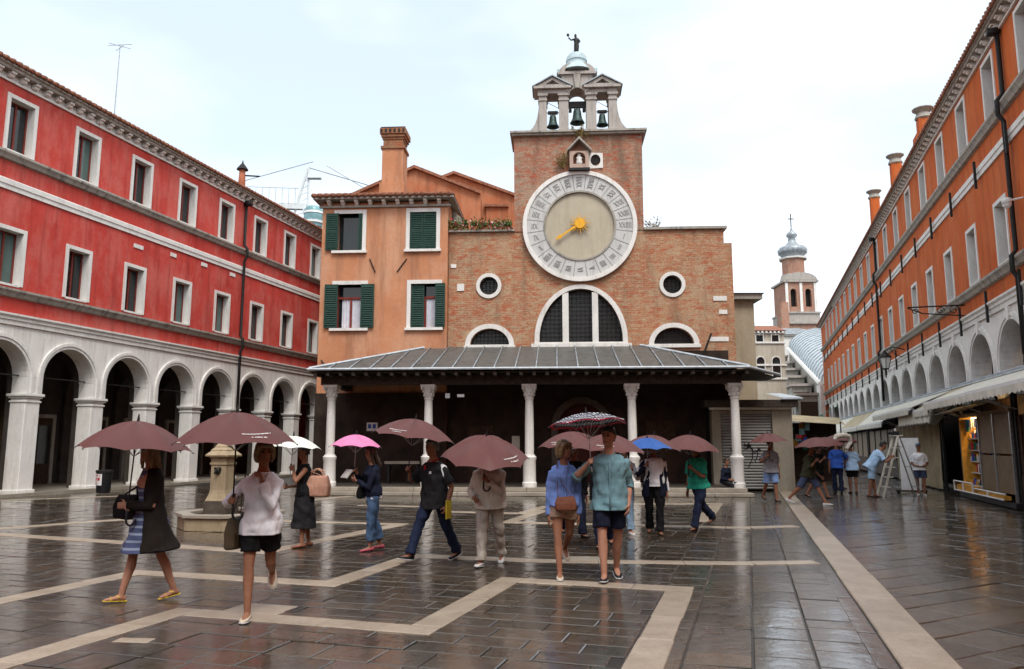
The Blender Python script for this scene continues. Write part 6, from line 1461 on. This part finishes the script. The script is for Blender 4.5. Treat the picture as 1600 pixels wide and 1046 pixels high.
# --- half-hidden people behind the couple
J, hw = person('person in dark clothes mostly hidden behind the woman in blue', (1.12,14.2,0), rad(20), 1.68, False, 3, ((18,6),(-18,20)), (6,-16), {'R':(-.02,-.22,-.08,1.3,(1,0,0))}, ('black_cloth','long',-.1,.03,.02), ('trousers','navy_cloth',1.0), 'black_cloth', 'skin_tan', ('hair_brown','short'), 0)
umbrella('pale-looking brown umbrella behind the woman in the blue shirt', hw['R'], .60, .66, .26, (.03,-.05), 'brolly_brown', .0, text=-2.2)
J, hw = person('person in dark clothes mostly hidden behind the tall man', (1.5,12.75,0), rad(-10), 1.66, True, 3, ((-14,20),(14,4)), (-16,6), {'L':(-.03,-.22,-.08,1.3,(-1,0,0))}, ('charcoal_cloth','long',-.1,.03,.02), ('trousers','dark_denim',1.0), 'black_cloth', 'skin_fair', ('hair_brown','bob'), 0)
umbrella('brown umbrella just behind the head of the tall man', hw['L'], .60, .60, .27, (.05,.05), 'brolly_brown', .2, text=-2.0)
# --- right group
J, hw = person('woman in light jeans behind the tall man', (2.12,14.75,0), rad(6), 1.66, True, 2, ((8,4),(-8,10)), (0,-6), {'L':(-.05,-.22,-.08,1.3,(-1,0,0))}, ('white_cloth','long',-.06,.022,.01), ('trousers','light_denim',.96), 'white_shoe', 'skin_fair', ('hair_brown','long'), 10)
umbrella('brown umbrella half hidden behind the blue umbrella', W_(J, J['hands']['L']+Vector((.42,.1,.05))), .56, .55, .25, (.0,.12), 'brolly_brown', .1)
J, hw = person('man in open navy jacket and white shirt under a blue umbrella', (2.66,14.65,0), rad(-4), 1.72, False, 2, ((8,4),(-10,12)), (0,-8), {'R':(-.0,-.22,-.06,1.3,(1,0,0)),'L':(.06,.0,-.56,.4,None)}, ('white_cloth','long',-.04,.022,.0), ('trousers','black_cloth',1.0), 'brown_shoe', 'skin_tan', ('hair_black','short'), 0, collar=True)
coat(J, 'navy_cloth', -.12, .5, .0); sleeves(J, hw, 'navy_cloth', None)
umbrella('small blue umbrella above the man in the navy jacket', hw['R'], .46, .48, .20, (.04,-.02), 'brolly_blue', .2, small=True, hook=False)
J, hw = person('man in green polo shirt and dark jeans walking left with head bowed', (3.66,15.35,0), rad(-52), 1.74, False, 6, ((20,6),(-26,22)), (4,-26), {'L':(-.10,-.22,-.12,1.2,(-1,0,0)),'R':(-.04,-.02,-.56,.5,None)}, ('polo_green','short',-.10,.03,.02), ('trousers','dark_denim',1.0), 'brown_shoe', 'skin_tan', ('hair_black','short'), 0, 22, collar='navy_cloth')
umbrella('brown umbrella resting on the shoulder of the man in the green polo', hw['L'], .60, .62, .29, (.06,.06), 'brolly_brown', .1)
# --- far right people
J, hw = person('man in grey tee and pale blue shorts walking towards the square', (7.6,22.9,0), rad(8), 1.80, False, 2, ((10,3),(-14,22)), (2,-18), {'R':(-.02,-.22,-.06,1.3,(1,0,0))}, ('grey_tee','short',-.12,.03,.02), ('shorts','pale_blue',.95), 'black_cloth', 'skin_tan', ('hair_brown','short'), 0, 0, 1, False)
umbrella('brown umbrella of the man in grey tee by the roller shutter', hw['R'], .58, .62, .26, (.0,-.06), 'brolly_brown', .1)
J, hw = person('man in olive tee and slate shorts striding right in white trainers', (8.2,21.6,0), rad(55), 1.76, False, 10, ((30,6),(-30,16)), (6,-16), {'R':(-.02,-.2,-.05,1.3,(1,0,0)),'L':(.03,-.2,-.48,.5,None)}, ('olive_cloth','elbow',-.1,.03,.02), ('shorts','slate_shorts',.95), 'white_shoe', 'skin_tan', ('hair_black','short'), 0, 10, 1.05, False)
umbrella('brown umbrella over the man in the olive tee', hw['R'], .62, .60, .26, (.0,-.05), 'brolly_brown', .1)
J, hw = person('person in black walking just behind the man in olive', (9.5,24.2,0), rad(50), 1.70, False, 4, ((18,4),(-18,14)), (4,-14), {'R':(-.02,-.22,-.06,1.3,(1,0,0))}, ('black_cloth','elbow',-.1,.03,.02), ('shorts','charcoal_cloth',.9), 'black_cloth', 'skin_tan', ('hair_brown','short'), 0, 0, 1, False)
umbrella('brown umbrella right of the olive man, held by the person in black', hw['R'], .60, .62, .26, (.0,.05), 'brolly_brown', .3)
J, hw = person('person in black standing against the shop corner pillar', (10.6,30.2,0), rad(20), 1.70, True, 2, ((3,2),(-3,2)), (0,0), None, ('black_cloth','long',-.1,.03,.02), ('shorts','black_cloth',.9), 'black_cloth', 'skin_tan', ('hair_black','short'), 0, 0, 1, False)
J, hw = person('man in royal blue polo and dark jeans facing the stalls', (11.1,26.6,0), rad(165), 1.80, False, 1, ((4,3),(-4,3)), (0,0), {'R':(-.02,-.22,-.06,1.3,(1,0,0))}, ('royal_blue','short',-.12,.03,.02), ('trousers','dark_denim',1.0), 'black_cloth', 'skin_tan', ('hair_brown','short'), 0, 0, 1, False)
umbrella('brown umbrella over the man in royal blue', hw['R'], .62, .64, .26, (.0,.06), 'brolly_brown', .2)
J, hw = person('person in pale shirt between the blue man and the stalls, under an umbrella', (12.4,29.5,0), rad(10), 1.70, True, 2, ((6,3),(-6,3)), (0,0), {'R':(-.02,-.22,-.06,1.3,(1,0,0))}, ('white_cloth','short',-.1,.03,.02), ('trousers','beige_cloth',1.0), 'black_cloth', 'skin_tan', ('hair_brown','bob'), 0, 0, 1, False)
umbrella('farthest brown umbrella, behind the man in royal blue', hw['R'], .62, .66, .26, (.0,.0), 'brolly_brown', .2)
J, hw = person('person in pale blue tee and black shorts seen from behind', (11.65,26.7,0), rad(170), 1.72, False, 2, ((4,3),(-4,3)), (0,0), {'L':(.02,-.1,-.5,.5,None)}, ('sky_tee','short',-.16,.034,.02), ('shorts','black_cloth',.85), 'black_cloth', 'skin_tan', ('hair_brown','short'), 0, 0, 1.05, False)
bag('sling_bag', 'pale sling bag across the back of the person in black shorts', J, (.12,-.0,1.15), .24, .12, .18, 'beige_cloth', [(.0,.14,1.35),(-.1,.06,1.46)])
J, hw = person('man in light blue shirt and shorts bending over the step ladder', (11.42,24.75,0), rad(75), 1.86, False, 34, ((6,2),(-6,4)), (0,0), {'L':(.0,-.30,-.12,.9,(-1,0,0)),'R':(.0,-.32,-.10,.9,(1,0,0))}, ('sky_tee','short',-.14,.034,.02), ('shorts','sky_tee',.9), 'brown_shoe', 'skin_tan', ('hair_black','short'), 0, 10, 1.08, False)
sk = empty('work_cushion', (10.95,25.6,1.62), .4, 'cream padded arch-shaped cushion behind the man on the ladder', 'cushion'); m = MB(); m.tube([(-.4,0,.18),(-.32,0,.3),(0,0,.34),(.25,0,.3),(.3,0,.1),(.1,0,-.12)], [.05,.08,.09,.08,.07,.05], 10); soft(m.build('pad', 'beige_cloth', sk, fix=False), .015, 1)
J, hw = person('person in cap, white tee and slate shorts standing by the tan canvas', (13.5,25.8,0), rad(-20), 1.68, False, 0, ((5,3),(-6,3)), (0,0), {'L':(-.08,-.2,-.34,.8,(-1,0,.3)),'R':(.08,-.2,-.34,.8,(1,0,.3))}, ('white_cloth','short',-.1,.032,.02), ('shorts','slate_shorts',.8), 'white_shoe', 'skin_tan', ('slate_shorts','cap'), -20, 0, 1.0, False)
vc = empty('video_camera', (12.43,25.1,1.95), -.3, 'small black camera on top of the step ladder', 'camera'); m = MB(); m.box(-.1,.1,-.07,.07,0,.13); m.build('body', 'black_plastic', vc, bev=.01); m = MB(); m.lathe([(.05,0),(.045,.1),(.055,.12)], 12); o = m.build('lens', 'black_plastic', vc); o.location = (-.1,0,.07); o.rotation_euler = (0,-PI/2,0); m = MB(); m.lathe([(.03,.13),(.035,.2),(.02,.22)], 8); m.build('light', 'white_paint', vc)
# seated figure at the foot of the last column
J, hw = person('person in dark jacket sitting on the portico step beside the last column', (7.12,26.05,-.12), rad(25), 1.66, True, 8, ((85,90),(80,88)), (0,0), {'L':(-.05,-.25,-.3,.6,None),'R':(.05,-.25,-.3,.6,None)}, ('navy_cloth','long',-.06,.03,.01), ('trousers','charcoal_cloth',1.0), 'black_cloth', 'skin_tan', ('hair_brown','short'), 0, 10, 1, False)
